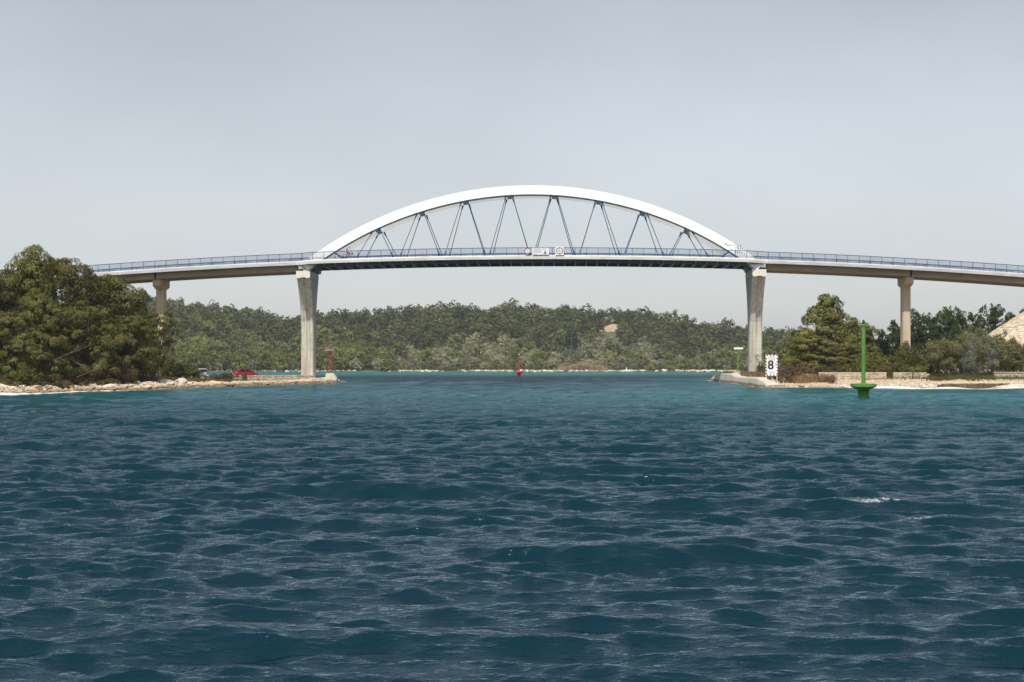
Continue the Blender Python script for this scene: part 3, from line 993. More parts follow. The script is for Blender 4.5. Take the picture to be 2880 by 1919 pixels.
def approach_pier(xc):
    zt = zdeck(xc) - 1.505
    c = 0.16
    hw = 0.60
    rings = []
    for z in (-0.6, 5.0, zt - 1.3):
        rings.append([(xc - hw + c, 233.2, z), (xc + hw - c, 233.2, z), (xc + hw, 233.2 + c, z), (xc + hw, 235.0 - c, z), (xc + hw - c, 235.0, z), (xc - hw + c, 235.0, z), (xc - hw, 235.0 - c, z), (xc - hw, 233.2 + c, z)])
    p = bpart(MB().loft(rings), 'approach_pier', M['tan_concrete'])
    pr = [(231.3, zt), (231.3, zt - 0.95), (232.7, zt - 1.38), (235.5, zt - 1.38), (236.9, zt - 0.95), (236.9, zt)]
    bpart(MB().loft([[(xc - 0.58, y, z) for y, z in pr], [(xc + 0.58, y, z) for y, z in pr]]), 'pier_cap', M['tan_concrete'], p)
    return p


for x in (AL, AR, -81.05, 75.15):
    approach_pier(x)

# arch ribs: circular, leaning inwards
LEAN = 0.225


def rib_pt(px, py, off=0.0):
    """world point on the front rib's outer face for a photo position"""
    Y = 229.6
    for _ in range(6):
        Z = CAM_H - (py - HY) * Y / F
        Y = 229.6 + (Z - 18.6) * LEAN + off
    return Vector(((px - VX) * Y / F, Y, Z))


CX, RT = 1497.0, 1066.6
YTOP = 521.5


def arch_y(px, depth=0.0):
    r = RT - depth
    return YTOP + RT - math.sqrt(max(r * r - (px - CX) ** 2, 0))


ribs = []
N = 96
W_RIB = 0.85
for side in (0, 1):
    rings = []
    for k in range(N + 1):
        a = -R(37.4) + R(74.8) * k / N
        pts = []
        for rr_ in (RT, RT - 25.2):
            px, py = CX + rr_ * math.sin(a), YTOP + RT - rr_ * math.cos(a)
            pts.append(rib_pt(px, py))
        nrm = Vector((0, 1, -LEAN)).normalized()
        t0, b0 = pts
        ring = [t0, b0, b0 + nrm * W_RIB, t0 + nrm * W_RIB]
        if side:
            ring = [Vector((v.x, 2 * YC - v.y, v.z)) for v in ring]
        rings.append([tuple(v) for v in ring])
    mb = MB().loft(rings)
    ribs.append(bpart(mb, 'arch_rib', M['white_paint']))

# plate joints across the rib faces
for k in range(13):
    a = -R(31.5) + R(63.0) * k / 12
    p_, q_ = [rib_pt(CX + rr_ * math.sin(a), YTOP + RT - rr_ * math.cos(a), -0.004) for rr_ in (RT - 0.4, RT - 24.8)]
    bpart(MB().bar(p_, q_, 0.03, 0.006, up=(0, 1, 0)), 'plate_joint', M['galv'], ribs[0])

# hanger nodes
NODES = [1058, 1182, 1306, 1432, 1558, 1684, 1811, 1936]
BOT = [(1001, 1107), (1123, 1238), (1249, 1364), (1375, 1491), (1500, 1617), (1628, 1744), (1756, 1868), (1886, 1995)]


def on_deck(px):
    x = (px - VX) * 229.6 / F
    return Vector((x, 229.6, zdeck(x) - 0.05))


def mirror(v):
    return Vector((v.x, 2 * YC - v.y, v.z))


def hanger(top, bot, dx):
    """cable with forked sockets at both ends"""
    t = (bot - top)
    L = t.length
    t.normalize()
    p1 = top + t * min(0.95, L * 0.22)
    p2 = bot - t * min(1.15, L * 0.26)
    h = bpart(MB().tube([p1 - t * 0.1, p2 + t * 0.1], 0.056, 6), 'hanger', M['cable'])
    bpart(MB().tube([top, top + t * 0.3, p1 - t * 0.22, p1 + t * 0.12], [0.15, 0.135, 0.10, 0.05], 6), 'socket', M['rail_blue'], h)
    bpart(MB().tube([p2 - t * 0.12, p2 + t * 0.2, bot - t * 0.2, bot], [0.05, 0.10, 0.20, 0.22], 6), 'socket', M['rail_blue'], h)


for nx_, (bl, br) in zip(NODES, BOT):
    ang = math.asin((nx_ - CX) / (RT - 25.2))
    tops = []
    for s in (-1, 1):
        pxn = nx_ + s * 8.2 * math.cos(ang) ** 0.5
        tops.append(rib_pt(pxn, arch_y(pxn, 25.6), 0.42))
    c0 = (tops[0] + tops[1]) / 2
    # transverse brace between the two ribs
    t = (tops[1] - tops[0]).normalized()
    up = Vector((0, 0, 1)) - t * t.z; up.normalize()
    hw = (tops[1] - tops[0]).length / 2 * 0.72
    A = c0 + Vector((0, 0.35, 0)); B = mirror(A)
    pr = []
    for q in (A, B):
        pr.append([tuple(q - t * hw - up * 0.16), tuple(q + t * hw - up * 0.16), tuple(q + t * hw + up * 0.75), tuple(q - t * hw + up * 0.75)])
    bpart(MB().loft(pr), 'cross_brace', M['white_paint'])
    for top, bp_, s in ((tops[0], bl, -1), (tops[1], br, 1)):
        b = on_deck(bp_)
        hanger(top, b, s)
        hanger(mirror(top), mirror(b), s)
# short end struts by the arch feet
for (ax, ay, bx) in ((941, 710, 968), (2052, 705.5, 2026)):
    a = rib_pt(ax, ay, 0.35); b = on_deck(bx)
    for f in (lambda v: v, mirror):
        bpart(MB().tube([f(a), f(a) * 0.72 + f(b) * 0.28, f(a) * 0.35 + f(b) * 0.65, f(b)], [0.20, 0.13, 0.17, 0.24], 6), 'end_strut', M['rail_blue'])


# railing: top rail, two low rails, posts, baluster panels
def railing(rear):
    def ry(x):
        y = yedge(x) + 0.34
        return 2 * YC - y if rear else y
    xs = [XL]
    while xs[-1] < XR - 0.1:
        xs.append(xs[-1] + 1.668)
    pt = lambda x, h: (x, ry(x), zdeck(x) + h)
    mb = MB()
    for h, w, d in ((1.06, 0.09, 0.085), (0.27, 0.05, 0.05), (0.10, 0.05, 0.055)):
        rings = []
        for x in xs:
            y, z = ry(x), zdeck(x) + h
            rings.append([(x, y - w / 2, z - d / 2), (x, y + w / 2, z - d / 2), (x, y + w / 2, z + d / 2), (x, y - w / 2, z + d / 2)])
        mb.loft(rings)
    r_ = bpart(mb, 'railing', M['rail_blue'])
    for i, x in enumerate(xs):
        big = 0.085 if min(abs(x - LX), abs(x - RX)) > 0.84 else 0.11
        y, z = ry(x), zdeck(x)
        bpart(MB().box(x - big / 2, x + big / 2, y - 0.03, y + 0.03, z - 0.06, z + 1.03), 'post', M['rail_blue'], r_)
        if i + 1 < len(xs):
            mb = MB()
            for k in range(1, 11):
                xx = x + 1.668 * k / 11
                yy, zz = ry(xx), zdeck(xx)
                mb.box(xx - 0.019, xx + 0.019, yy - 0.015, yy + 0.015, zz + 0.10, zz + 1.04)
            bpart(mb, 'baluster_panel', M['rail_blue'], r_)
    return r_


railing(False)
railing(True)

# spray-painted writing on the right foot of the front rib
GL = {'P': [[(0, 0), (.15, 1)], [(-.15, .85), (.3, 1), (.6, .8), (.45, .55), (.1, .45)]], 'r': [[(.1, 0), (.1, .5)], [(.1, .4), (.4, .5)]],
      'e': [[(0, .3), (.4, .3), (.3, .5), (.05, .45), (0, .15), (.2, 0), (.45, .1)]], 'd': [[(.4, .95), (.4, 0)], [(.4, .4), (.1, .45), (0, .2), (.15, 0), (.4, .1)]],
      'i': [[(.1, 0), (.1, .45)]], 'o': [[(.2, 0), (0, .22), (.2, .45), (.42, .22), (.2, 0)]],
      '1': [[(.0, .6), (.35, 1), (.35, 0)]], '6': [[(.45, 1), (.1, .55), (.05, .2), (.25, 0), (.5, .2), (.3, .45), (.08, .3)]],
      '9': [[(.5, .75), (.25, 1), (.05, .75), (.25, .55), (.5, .75), (.45, .3), (.3, 0)]],
      '8': [[(.25, .52), (.05, .75), (.25, 1), (.45, .75), (.25, .52), (.0, .25), (.25, 0), (.5, .25), (.25, .52)]],
      '4': [[(.35, 1), (.0, .4), (.55, .4)], [(.42, .65), (.42, 0)]], 'V': [[(0, .9), (.22, 0), (.5, 1)]], 'u': [[(0, .9), (.05, .2), (.3, .1), (.45, .9), (.4, -.3), (.1, -.35)]], ' ': []}


def strokes(text, px, py, size, slant, put, w, mb):
    """handwriting as thin flat ribbons; put(u, v) maps photo position to the surface"""
    x = 0.0
    for ch in text:
        for line in GL.get(ch, []):
            pts = [put(px + (x + q[0]) * size, py + (x + q[0]) * size * slant - q[1] * size) for q in line]
            for a, b in zip(pts[:-1], pts[1:]):
                mb.bar(a, b, w, 0.006, up=(0, 1, 0))
        x += 0.72
    return mb


mb = MB()
on_rib = lambda u, v: rib_pt(u, v, -0.006)
strokes('Pedio', 2040, 692, 7.5, 0.06, on_rib, 0.05, mb)
strokes('161', 2067, 696, 9.0, 0.22, on_rib, 0.055, mb)
strokes('V', 2055.5, 705, 6.0, 0, on_rib, 0.05, mb)
strokes('1911', 2067, 704, 8.5, 0.12, on_rib, 0.055, mb)
strokes('1894', 2066, 713.5, 8.5, 0.16, on_rib, 0.055, mb)
strokes('u', 2091, 715.5, 6.5, 0.0, on_rib, 0.05, mb)
bpart(mb, 'spray_writing', M['sign_black'], ribs[0])
mb = MB()
strokes('n', 0, 0, 1, 0, on_rib, 0.03, mb)
for line in ([(916, 706), (916, 702), (919, 699.5), (922, 701)], [(919, 695.5), (922.5, 695.3), (922.5, 706)]):
    pts = [on_rib(*q) for q in line]
    for a, b in zip(pts[:-1], pts[1:]): mb.bar(a, b, 0.035, 0.006, up=(0, 1, 0))
bpart(mb, 'spray_writing', M['grey_metal'], ribs[0])
# scribbled tags at the foot of the right pier
mb = MB()
on_pier = lambda u, v: Vector(((u - VX) * 233.04 / F, 233.04, CAM_H - (v - HY) * 233.04 / F))
rs = random.Random(5)
for (u0, v0, n_) in ((2123.5, 1001, 3), (2130, 1003, 4), (2136, 1001, 3), (2132, 1011, 3), (2134, 1016, 3), (2111, 1017, 2)):
    for _ in range(n_):
        pts = [(u0 + rs.uniform(-2.5, 2.5), v0 + rs.uniform(-3, 3))]
        for _k in range(3): pts.append((pts[-1][0] + rs.uniform(-3, 3), pts[-1][1] + rs.uniform(-3, 3)))
        q = [on_pier(*p) for p in pts]
        for a, b in zip(q[:-1], q[1:]): mb.bar(a, b, 0.03, 0.006, up=(0, 1, 0))
bpart(mb, 'spray_writing', M['sign_black'], pier_r)

# ------------------------------------------------------------------ plants
def unit(v):
    return v / np.maximum(np.linalg.norm(v, axis=-1, keepdims=True), 1e-9)


def leaf_mesh(g, C, O, size, aspect=0.55, rw=0.8, up=0.25):
    """one small bent face per leaf tuft: C centres, O outward directions"""
    n = len(C)
    nr = unit(O + rw * unit(g.normal(size=(n, 3))) + np.array([0, 0, up]))
    flip = (nr * O).sum(1) < 0
    nr[flip] *= -1
    t = unit(np.cross(nr, g.normal(size=(n, 3))))
    b = np.cross(nr, t)
    s = size * g.uniform(0.6, 1.35, (n, 1))
    w = s * aspect * g.uniform(0.7, 1.3, (n, 1))
    p0 = C - t * s - nr * s * 0.18
    p1 = C + b * w + t * s * g.uniform(-0.3, 0.3, (n, 1))
    p2 = C + t * s - nr * s * 0.18
    p3 = C - b * w + t * s * g.uniform(-0.3, 0.3, (n, 1))
    V = np.stack([p0, p3, p2, p1], 1).reshape(-1, 3)
    Fc = np.arange(n * 4).reshape(n, 4)
    # keep winding so the face normal points outwards
    nn = np.cross(V[Fc[:, 1]] - V[Fc[:, 0]], V[Fc[:, 3]] - V[Fc[:, 0]])
    bad = (nn * O).sum(1) < 0
    Fc[bad] = Fc[bad][:, ::-1]
    return V, Fc


def crown_points(g, lobes, n_leaf, subs=9, sub_r=(0.30, 0.50), low=-0.35, fill=0.55):
    """lobes: rows (x, y, z, rx, ry, rz). Leaves sit on small clumps that sit on the lobes."""
    lobes = np.asarray(lobes, float)
    subc, subr, subo = [], [], []
    for L in lobes:
        k = subs
        d = unit(g.normal(size=(k * 3, 3)))
        d = d[d[:, 2] > low][:k]
        r = g.uniform(*sub_r, size=len(d))
        subc.append(L[:3] + d * L[3:6] * g.uniform(0.66, 0.92, (len(d), 1)))
        subr.append(np.stack([r * L[3], r * L[4], r * L[5]], 1))
        subo.append(d)
    subc = np.concatenate(subc); subr = np.concatenate(subr); subo = np.concatenate(subo)
    wt = subr.prod(1) ** (2 / 3)
    idx = g.choice(len(subc), size=n_leaf, p=wt / wt.sum())
    d = unit(g.normal(size=(n_leaf, 3)) + 0.55 * subo[idx] + np.array([0, 0, 0.25]))
    rad = g.uniform(fill, 1.08, (n_leaf, 1))
    C = subc[idx] + d * subr[idx] * rad
    O = unit(d + 0.5 * subo[idx])
    return C, O


def trunk_mesh(g, height, r0, tips, lean=(0, 0), fork=0.35, n_main=5):
    mb = MB()
    tx, ty = lean
    mid = Vector((tx * 0.5 + g.uniform(-.15, .15), ty * 0.5 + g.uniform(-.15, .15), height * 0.5))
    top = Vector((tx, ty, height))
    pts = [Vector((0, 0, -0.4)), Vector((0, 0, 0.05)), Vector((0, 0, 0)).lerp(mid, 0.6), mid, top]
    mb.tube(pts, [r0 * 1.35, r0 * 1.1, r0 * 0.9, r0 * 0.72, r0 * 0.22], 7)
    for tp in tips:
        tp = Vector(tp)
        h = min(max(tp.z * fork * g.uniform(0.7, 1.3), 0.4), height * 0.85)
        f = h / height
        base = Vector((tx * f, ty * f, h))
        m = base.lerp(tp, 0.5) + Vector((g.uniform(-.3, .3), g.uniform(-.3, .3), g.uniform(-.1, .5)))
        mb.tube([base, m, tp], [r0 * 0.42, r0 * 0.26, r0 * 0.07], 5)
    return mb


def proto_tree(seed, lobes, n_leaf, size, r0=0.22, aspect=0.5, lean=(0, 0), subs=9, sub_r=(0.30, 0.50), low=-0.35, n_tips=8, fork=0.4, rw=0.8, fill=0.55, up=0.25):
    g = np.random.default_rng(seed)
    C, O = crown_points(g, lobes, n_leaf, subs, sub_r, low, fill)
    V, Fc = leaf_mesh(g, C, O, size, aspect, rw, up)
    H = max(L[2] + 0.4 * L[5] for L in lobes)
    sel = [lobes[i][:3] for i in g.permutation(len(lobes))[:n_tips]]
    tm = trunk_mesh(g, H, r0, sel, lean, fork)
    crown = mesh_np('crown', V, Fc)
    me = bpy.data.meshes.new('trunk')
    me.from_pydata(tm.v, [], tm.f); me.update()
    for p in me.polygons: p.use_smooth = True
    return crown, me


def pine_lobes(g, H, W, base=0.12, n=16, shape='round', flat=0.62, size=0.24):
    """irregular Aleppo pine: lobes spread through a crown of height H and width W"""
    out = []
    for k in range(n):
        t = (k + g.uniform(0.1, 0.9)) / n
        z = H * (base + (0.93 - base) * t)
        if shape == 'round':
            r = W * 0.5 * math.sqrt(max(0.05, 1 - ((t - 0.38) / 0.68) ** 2))
        elif shape == 'cone':
            r = W * 0.5 * (1.02 - 0.93 * t) * (0.75 + 0.5 * min(1, t * 4)) / 1.1
        elif shape == 'bell':
            r = W * 0.5 * max(0.06, 1 - t ** 1.9) ** 0.85 * (0.8 + 0.2 * min(1, 4 * t))
        else:
            r = W * 0.5 * (0.35 + 0.75 * math.sin(math.pi * min(1, 0.15 + 0.8 * t)))
        a = k * 2.399 + g.uniform(-0.5, 0.5) * (1 if shape != 'bell' else 4)
        z += H * (0.0 if shape != 'bell' else g.uniform(-0.06, 0.05))
        rr = r * (g.uniform(0.45, 0.82) if shape != 'bell' else g.uniform(0.25, 0.9))
        s = W * size * (g.uniform(0.75, 1.25) if shape != 'bell' else g.uniform(0.62, 1.4)) * (1.0 if shape not in ('cone', 'bell') else (1.12 - 0.62 * t))
        out.append((rr * math.cos(a), rr * math.sin(a), z, s, s, s * flat * g.uniform(0.85, 1.2)))
    return out


G0 = np.random.default_rng(77)
PROTO = {}


def add_proto(key, seed, lobes, n_leaf, size, **kw):
    PROTO[key] = proto_tree(seed, lobes, n_leaf, size, **kw)


# near pines (several shapes, 10 m reference height)
for k, (sh, W, ls) in enumerate((('round', 9.0, 0.22), ('round', 10.5, 0.21), ('layer', 10.0, 0.20), ('round', 8.5, 0.23))):
    g = np.random.default_rng(100 + k)
    add_proto('pine%d' % k, 200 + k, pine_lobes(g, 10.0, W, 0.13, 22, sh, 0.50, ls), 31000, 0.132, r0=0.24, subs=18, sub_r=(0.26, 0.44), n_tips=12, aspect=0.5, fill=0.66, rw=0.6, up=0.4)
g = np.random.default_rng(131)
add_proto('pine_cone', 231, pine_lobes(g, 10.0, 9.4, 0.16, 30, 'bell', 0.85, 0.185), 32000, 0.135, r0=0.24, subs=17, sub_r=(0.27, 0.45), n_tips=14, aspect=0.5, fill=0.6, rw=0.6, up=0.4)
g = np.random.default_rng(133)
add_proto('pine_thin', 233, pine_lobes(g, 10.0, 6.5, 0.38, 18, 'round', 0.6, 0.22), 4200, 0.17, r0=0.26, subs=10, sub_r=(0.26, 0.44), n_tips=14, aspect=0.45, fill=0.4, lean=(0.8, 0.2), fork=0.3)
# mid-distance pines
for k in range(3):
    g = np.random.default_rng(140 + k)
    add_proto('midpine%d' % k, 240 + k, pine_lobes(g, 10.0, 6.0 + k * 0.7, 0.08, 22, 'cone' if k != 1 else 'round', 0.8, 0.22), 6500, 0.22, r0=0.2, subs=10, sub_r=(0.28, 0.5), n_tips=6, aspect=0.42)
# far pines: fewer, larger tufts
for k in range(5):
    g = np.random.default_rng(150 + k)
    sh = ('round', 'cone', 'layer', 'round', 'round')[k]
    add_proto('farpine%d' % k, 250 + k, pine_lobes(g, 8.0, 7.5, 0.08, 14, sh, 0.72, 0.25), 1900, 0.30, r0=0.2, subs=9, sub_r=(0.30, 0.52), n_tips=4, aspect=0.6, rw=0.55, up=0.4, fill=0.7)


def dome_lobes(g, H, W, n=9, base=0.2):
    out = []
    for k in range(n):
        a = k * 2.399 + g.uniform(-.4, .4)
        r = W * 0.5 * math.sqrt((k + 0.5) / n) * 0.72
        z = H * (base + (0.78 - base) * (1 - (r / (W * 0.5)) ** 2)) * g.uniform(0.85, 1.1)
        s = W * 0.23 * g.uniform(0.8, 1.2)
        out.append((r * math.cos(a), r * math.sin(a), z, s, s, min(s, H * 0.36)))
        if k % 2: out.append((r * math.cos(a + 1) * 1.05, r * math.sin(a + 1) * 1.05, z * 0.5, s, s, s * 0.8))
    return out


for k in range(3):
    g = np.random.default_rng(170 + k)
    add_proto('olive%d' % k, 270 + k, dome_lobes(g, 5.0, 5.2, 9, 0.35), 5200, 0.13, r0=0.17, subs=10, sub_r=(0.28, 0.5), n_tips=6, aspect=0.35, fill=0.35, fork=0.3)
    add_proto('farolive%d' % k, 280 + k, dome_lobes(g, 4.6, 5.4, 8, 0.28), 900, 0.25, r0=0.15, subs=8, n_tips=3, aspect=0.55, rw=0.45, up=0.45, fill=0.7)
    add_proto('shrub%d' % k, 290 + k, dome_lobes(g, 2.0, 3.0, 8, 0.15), 2400, 0.10, r0=0.06, subs=9, n_tips=5, aspect=0.4, fill=0.35)
    add_proto('farshrub%d' % k, 295 + k, dome_lobes(g, 2.6, 4.4, 7, 0.12), 520, 0.24, r0=0.06, subs=7, n_tips=3, aspect=0.55, rw=0.45, up=0.45, fill=0.7)


def cyp_lobes(H, W):
    out = []
    for k in range(12):
        t = (k + 0.5) / 12
        s = W * 0.5 * (0.62 + 0.55 * math.sin(math.pi * min(1, t * 0.9 + 0.08))) * (1 if t < 0.7 else 1 - (t - 0.7) * 2.4)
        out.append((0.12 * math.sin(k * 2.4), 0.12 * math.cos(k * 2.4), H * (0.05 + 0.93 * t), s, s, H * 0.08))
    return out


add_proto('cypress', 300, cyp_lobes(9.0, 2.6), 2400, 0.22, r0=0.15, subs=9, low=-0.8, n_tips=2, aspect=0.5, up=0.6)


def plant(name, proto, loc, mat, scale=1.0, sz=None, rz=None, label=None, cat='tree', group=None, bark='bark', trunk=True):
    """a plant is an Empty at its foot with its crown and its trunk; copies share mesh data"""
    cm, tm = PROTO[proto]
    key = (proto, mat)
    if key not in _mats:
        c2 = cm.copy() if cm.materials else cm
        if c2.materials: c2.materials.clear()
        c2.materials.append(M[mat])
        _mats[key] = c2
        if not tm.materials: tm.materials.append(M[bark])
    r = empty(name, loc, rnd.uniform(0, 6.283) if rz is None else rz)
    r.scale = (scale, scale, scale if sz is None else sz)
    tag(r, label, cat, group)
    c = bpy.data.objects.new('crown', _mats[key]); COL.objects.link(c); c.parent = r
    if trunk:
        t = bpy.data.objects.new('trunk', tm); COL.objects.link(t); t.parent = r
    return r


_mats = {}


def tree_px(name, proto, x, D, top, mat, wpx=None, side=0, base=None, ref_h=10.7, ref_w=9.0, **kw):
    """place a plant so that it stands on the ground at distance D under photo column x and reaches photo row top"""
    X = (x - VX) * D / F
    zg = base if base is not None else gz(side, X, D)
    H = CAM_H + (HY - top) * D / F - zg
    szz = H / ref_h
    s = szz if wpx is None else (wpx * D / F) / ref_w
    return plant(name, proto, (X, D, zg - (0.25 if ref_h < 3 else 0.05)), mat, s, szz, **kw)


# --- left headland: belt of Aleppo pines
LP = [('pine0', 78, 150, 684, 185, 'large round-topped pine, tallest of the left shore trees by the picture edge'),
      ('pine1', 185, 163, 702, 210, 'broad pine behind the front row, second tallest on the left shore'),
      ('pine3', -30, 146, 712, 190, 'pine cut off by the left picture edge beside the tallest pine'),
      ('pine1', 285, 172, 752, 215, 'wide pine whose crown hides the end of the bridge rail on the left'),
      ('pine2', 360, 184, 792, 150, 'pine with layered boughs reaching right towards the left approach pier cap'),
      ('pine0', 120, 143, 812, 150, 'lower leafy pine in front of the two tallest pines on the left shore'),
      ('pine3', 25, 137, 858, 150, 'small pine nearest the water at the left picture edge'),
      ('pine2', 250, 156, 842, 165, 'spreading pine above the dead branches on the left shore'),
      ('pine1', 365, 168, 872, 150, 'dense lower pine above the dry brown bushes on the left shore'),
      ('pine0', -120, 160, 720, 200, 'pine beyond the left picture edge'),
      ('pine3', 310, 205, 800, 160, 'shadowed pine standing farther back behind the wide pine on the left')]
for (pk, x, D, top, w, lab) in LP:
    if x < -100: continue
    tree_px('pine_tree', pk, x, D, top, 'pine_near' if pk != 'pine0' else 'pine_bright', w, -1, label=lab, cat='tree', group='pines on the left headland')
tree_px('pine_tree', 'pine_thin', 452, 205, 868, 'pine_near', 112, -1, ref_w=6.5, rz=2.6, label='thin pine with forked dark trunk in front of the left approach pier', cat='tree', group='pines on the left headland')
tree_px('pine_tree', 'pine_thin', 408, 196, 905, 'pine_near', 90, -1, ref_w=6.5, rz=0.6, label='small thin pine left of the forked one, against the left approach pier', cat='tree', group='pines on the left headland')

# --- right headland
tree_px('pine_tree', 'pine_cone', 2326, 205, 806, 'pine_bright', 222, 1, rz=0.4, label='tall broad pine between the right main pier and the green sea beacon', cat='tree', group='pines on the right headland')
tree_px('pine_tree', 'pine0', 2296, 197, 936, 'pine_near', 165, 1, label='low bough-heavy pine at the foot of the tall broad pine', cat='tree', group='pines on the right headland')
tree_px('pine_tree', 'pine3', 2412, 214, 892, 'pine_bright', 125, 1, label='bright green pine rising behind the green sea beacon', cat='tree', group='pines on the right headland')
tree_px('pine_tree', 'pine1', 2385, 203, 962, 'pine_near', 110, 1, label='short shaded pine directly left of the green sea beacon post', cat='tree', group='pines on the right headland')
MP = [(2442, 250, 905, 60), (2482, 262, 915, 64), (2512, 272, 886, 74), (2568, 282, 852, 92), (2618, 280, 876, 80), (2662, 286, 856, 78), (2710, 292, 872, 84), (2752, 288, 868, 86),
      (2800, 292, 850, 82), (2846, 300, 864, 84), (2882, 298, 850, 90), (2536, 262, 905, 70), (2590, 258, 905, 76), (2640, 262, 902, 80), (2690, 264, 906, 80), (2738, 268, 900, 80), (2620, 244, 945, 80), (2700, 246, 942, 85), (2470, 240, 950, 70)]
ORD = ['first', 'second', 'third', 'fourth', 'fifth', 'sixth', 'seventh', 'eighth', 'ninth', 'tenth', 'eleventh', 'twelfth', 'thirteenth', 'fourteenth', 'fifteenth']
rows_ = {}
for k, (x, D, top, w) in enumerate(sorted(MP)):
    rw_ = 'tall back' if D > 275 else ('middle' if D > 247 else 'low front')
    rows_[rw_] = rows_.get(rw_, -1) + 1
    MPL = 'dark pine, %s from the left in the %s row behind the right approach pier' % (ORD[rows_[rw_]], rw_)
    tree_px('dark_pine', 'midpine%d' % (k % 3), x, D, top, 'pine_dark', w * 1.12, 1, ref_w=6.6, label=MPL, cat='tree', group='dark pines behind the right approach pier')
OL = [(2640, 188, 952, 105, 'pale olive tree, left of the two by the grassy gap in the dry stone wall'),
      (2705, 190, 940, 120, 'taller olive tree with a dark slanting trunk above the grassy gap in the wall'),
      (2790, 187, 948, 135, 'grey olive tree wrapped in thin bluish smoke near the right edge'),
      (2850, 190, 962, 110, 'olive tree cut by the right picture edge'),
      (2745, 206, 930, 130, 'dull olive tree behind the smoking one')]
for (x, D, top, w, lab) in OL:
    tree_px('olive_tree', 'olive%d' % rnd.randrange(3), x, D, top, 'olive_near', w, 1, ref_h=5.0, ref_w=5.2, label=lab, cat='tree', group='olive trees on the right headland', bark='bark')
RS = [(2455, 196, 985, 95, 'maquis'), (2505, 200, 1000, 80, 'heath'), (2545, 196, 978, 100, 'maquis'), (2590, 204, 985, 90, 'heath'), (2430, 190, 1010, 75, 'maquis'), (2475, 189, 1020, 80, 'heath'), (2530, 190, 1015, 80, 'maquis'), (2575, 188, 1022, 70, 'maquis'),
      (2610, 192, 1010, 70, 'maquis'), (2360, 190, 1020, 80, 'heath'), (2320, 191, 1026, 70, 'heath'), (2560, 215, 960, 100, 'heath'), (2620, 215, 958, 90, 'heath'), (2700, 220, 955, 110, 'maquis'), (2790, 222, 945, 120, 'heath'), (2850, 218, 950, 110, 'heath'), (2660, 200, 1000, 80, 'heath'),
      (2745, 196, 1010, 80, 'heath'), (2820, 196, 1012, 90, 'maquis'), (2870, 200, 985, 100, 'heath'), (2395, 194, 1035, 60, 'maquis'), (2760, 232, 925, 110, 'heath'), (2820, 226, 940, 100, 'maquis')]
sc_ = {}
for (x, D, top, w, mt) in sorted(RS):
    sc_[mt] = sc_.get(mt, -1) + 1
    tree_px('shrub', 'shrub%d' % rnd.randrange(3), x, D, top, mt, w, 1, ref_h=2.0, ref_w=3.0,
            label=('green maquis shrub' if mt == 'maquis' else 'brownish heath shrub') + ', %s of its kind from the left behind the right shore walls' % ORD[sc_[mt]], cat='shrub', group='shrubs behind the right shore walls')
tree_px('shrub', 'shrub1', 2138, 231, 1018, 'pine_dark', 26, 1, ref_h=2.0, ref_w=3.0, label='small pointed green bush at the foot of the right main pier', cat='shrub')
for (x, D, top, w, lab) in ((2225, 186, 1018, 60, 'reddish brown dry bush just right of the speed sign'), (2185, 192, 1024, 70, 'brown dry bush behind the speed sign'), (2262, 190, 1022, 60, 'brown dry bush left of the pale stone mound'), (2340, 176, 1052, 26, 'leafless twiggy bush on the shingle left of the green beacon')):
    tree_px('dry_bush', 'shrub%d' % rnd.randrange(3), x, D, top, 'dry_brown', w, 1, ref_h=2.0, ref_w=3.0, label=lab, cat='shrub')
# --- left headland low growth
for k, (x, D, top, w, mt, lab) in enumerate([
        (520, 208, 1020, 95, 'maquis', 'green bush that hides the front of the silver car'), (478, 212, 1028, 80, 'maquis', 'green bush at the foot of the left approach pier'), (545, 214, 1030, 70, 'maquis', 'olive green bush beside the silver car'),
        (640, 217, 1044, 60, 'heath', 'low brownish bush between the two parked cars'), (688, 216, 1046, 18, 'maquis', 'tuft of green in front of the red car'), (610, 217, 1047, 50, 'heath', 'low heath bush right of the silver car'),
        (310, 160, 1018, 120, 'dry_brown', 'rusty brown dead pine scrub under the left pines'), (350, 158, 1040, 85, 'dry_brown', 'round brown bush at the top of the left rocks'), (265, 156, 1030, 90, 'dry_brown', 'brown dry bush among the fallen branches on the left shore'),
        (60, 134, 1035, 110, 'maquis', 'dark green bush at the left picture edge above the rocks'), (130, 140, 1042, 100, 'heath', 'dull heath bush above the brown rocks on the far left'), (210, 146, 1046, 90, 'heath', 'grey brown heath clump by the orange buoy'),
        (400, 170, 1048, 80, 'heath', 'heath bush below the forked pine'), (440, 182, 1052, 70, 'heath', 'heath bush at the left end of the quay wall'), (20, 130, 1060, 80, 'heath', 'brown heath at the very left above the water'),
        (300, 152, 1058, 70, 'heath', 'low heath clump on the edge of the white rocks'), (90, 134, 1062, 80, 'heath', 'thin heath strip above the tan rocks'), (170, 140, 1060, 80, 'heath', 'low brush behind the tan rocks')]):
    tree_px('shrub', 'shrub%d' % (k % 3), x, D, top, mt, w, -1, ref_h=2.0, ref_w=3.0, label=lab, cat='shrub')

for k, (x, D) in enumerate(((-20, 176), (60, 182), (130, 178), (200, 186), (265, 190), (330, 196), (385, 205), (425, 214), (20, 165), (300, 182))):
    tree_px('shrub', 'shrub%d' % (k % 3), x, D, 985, 'maquis', 130, -1, ref_h=2.0, ref_w=3.0, label='shaded undergrowth bush, %s from the left beneath the left shore pines' % ORD[k], cat='shrub', group='undergrowth beneath the left pines')

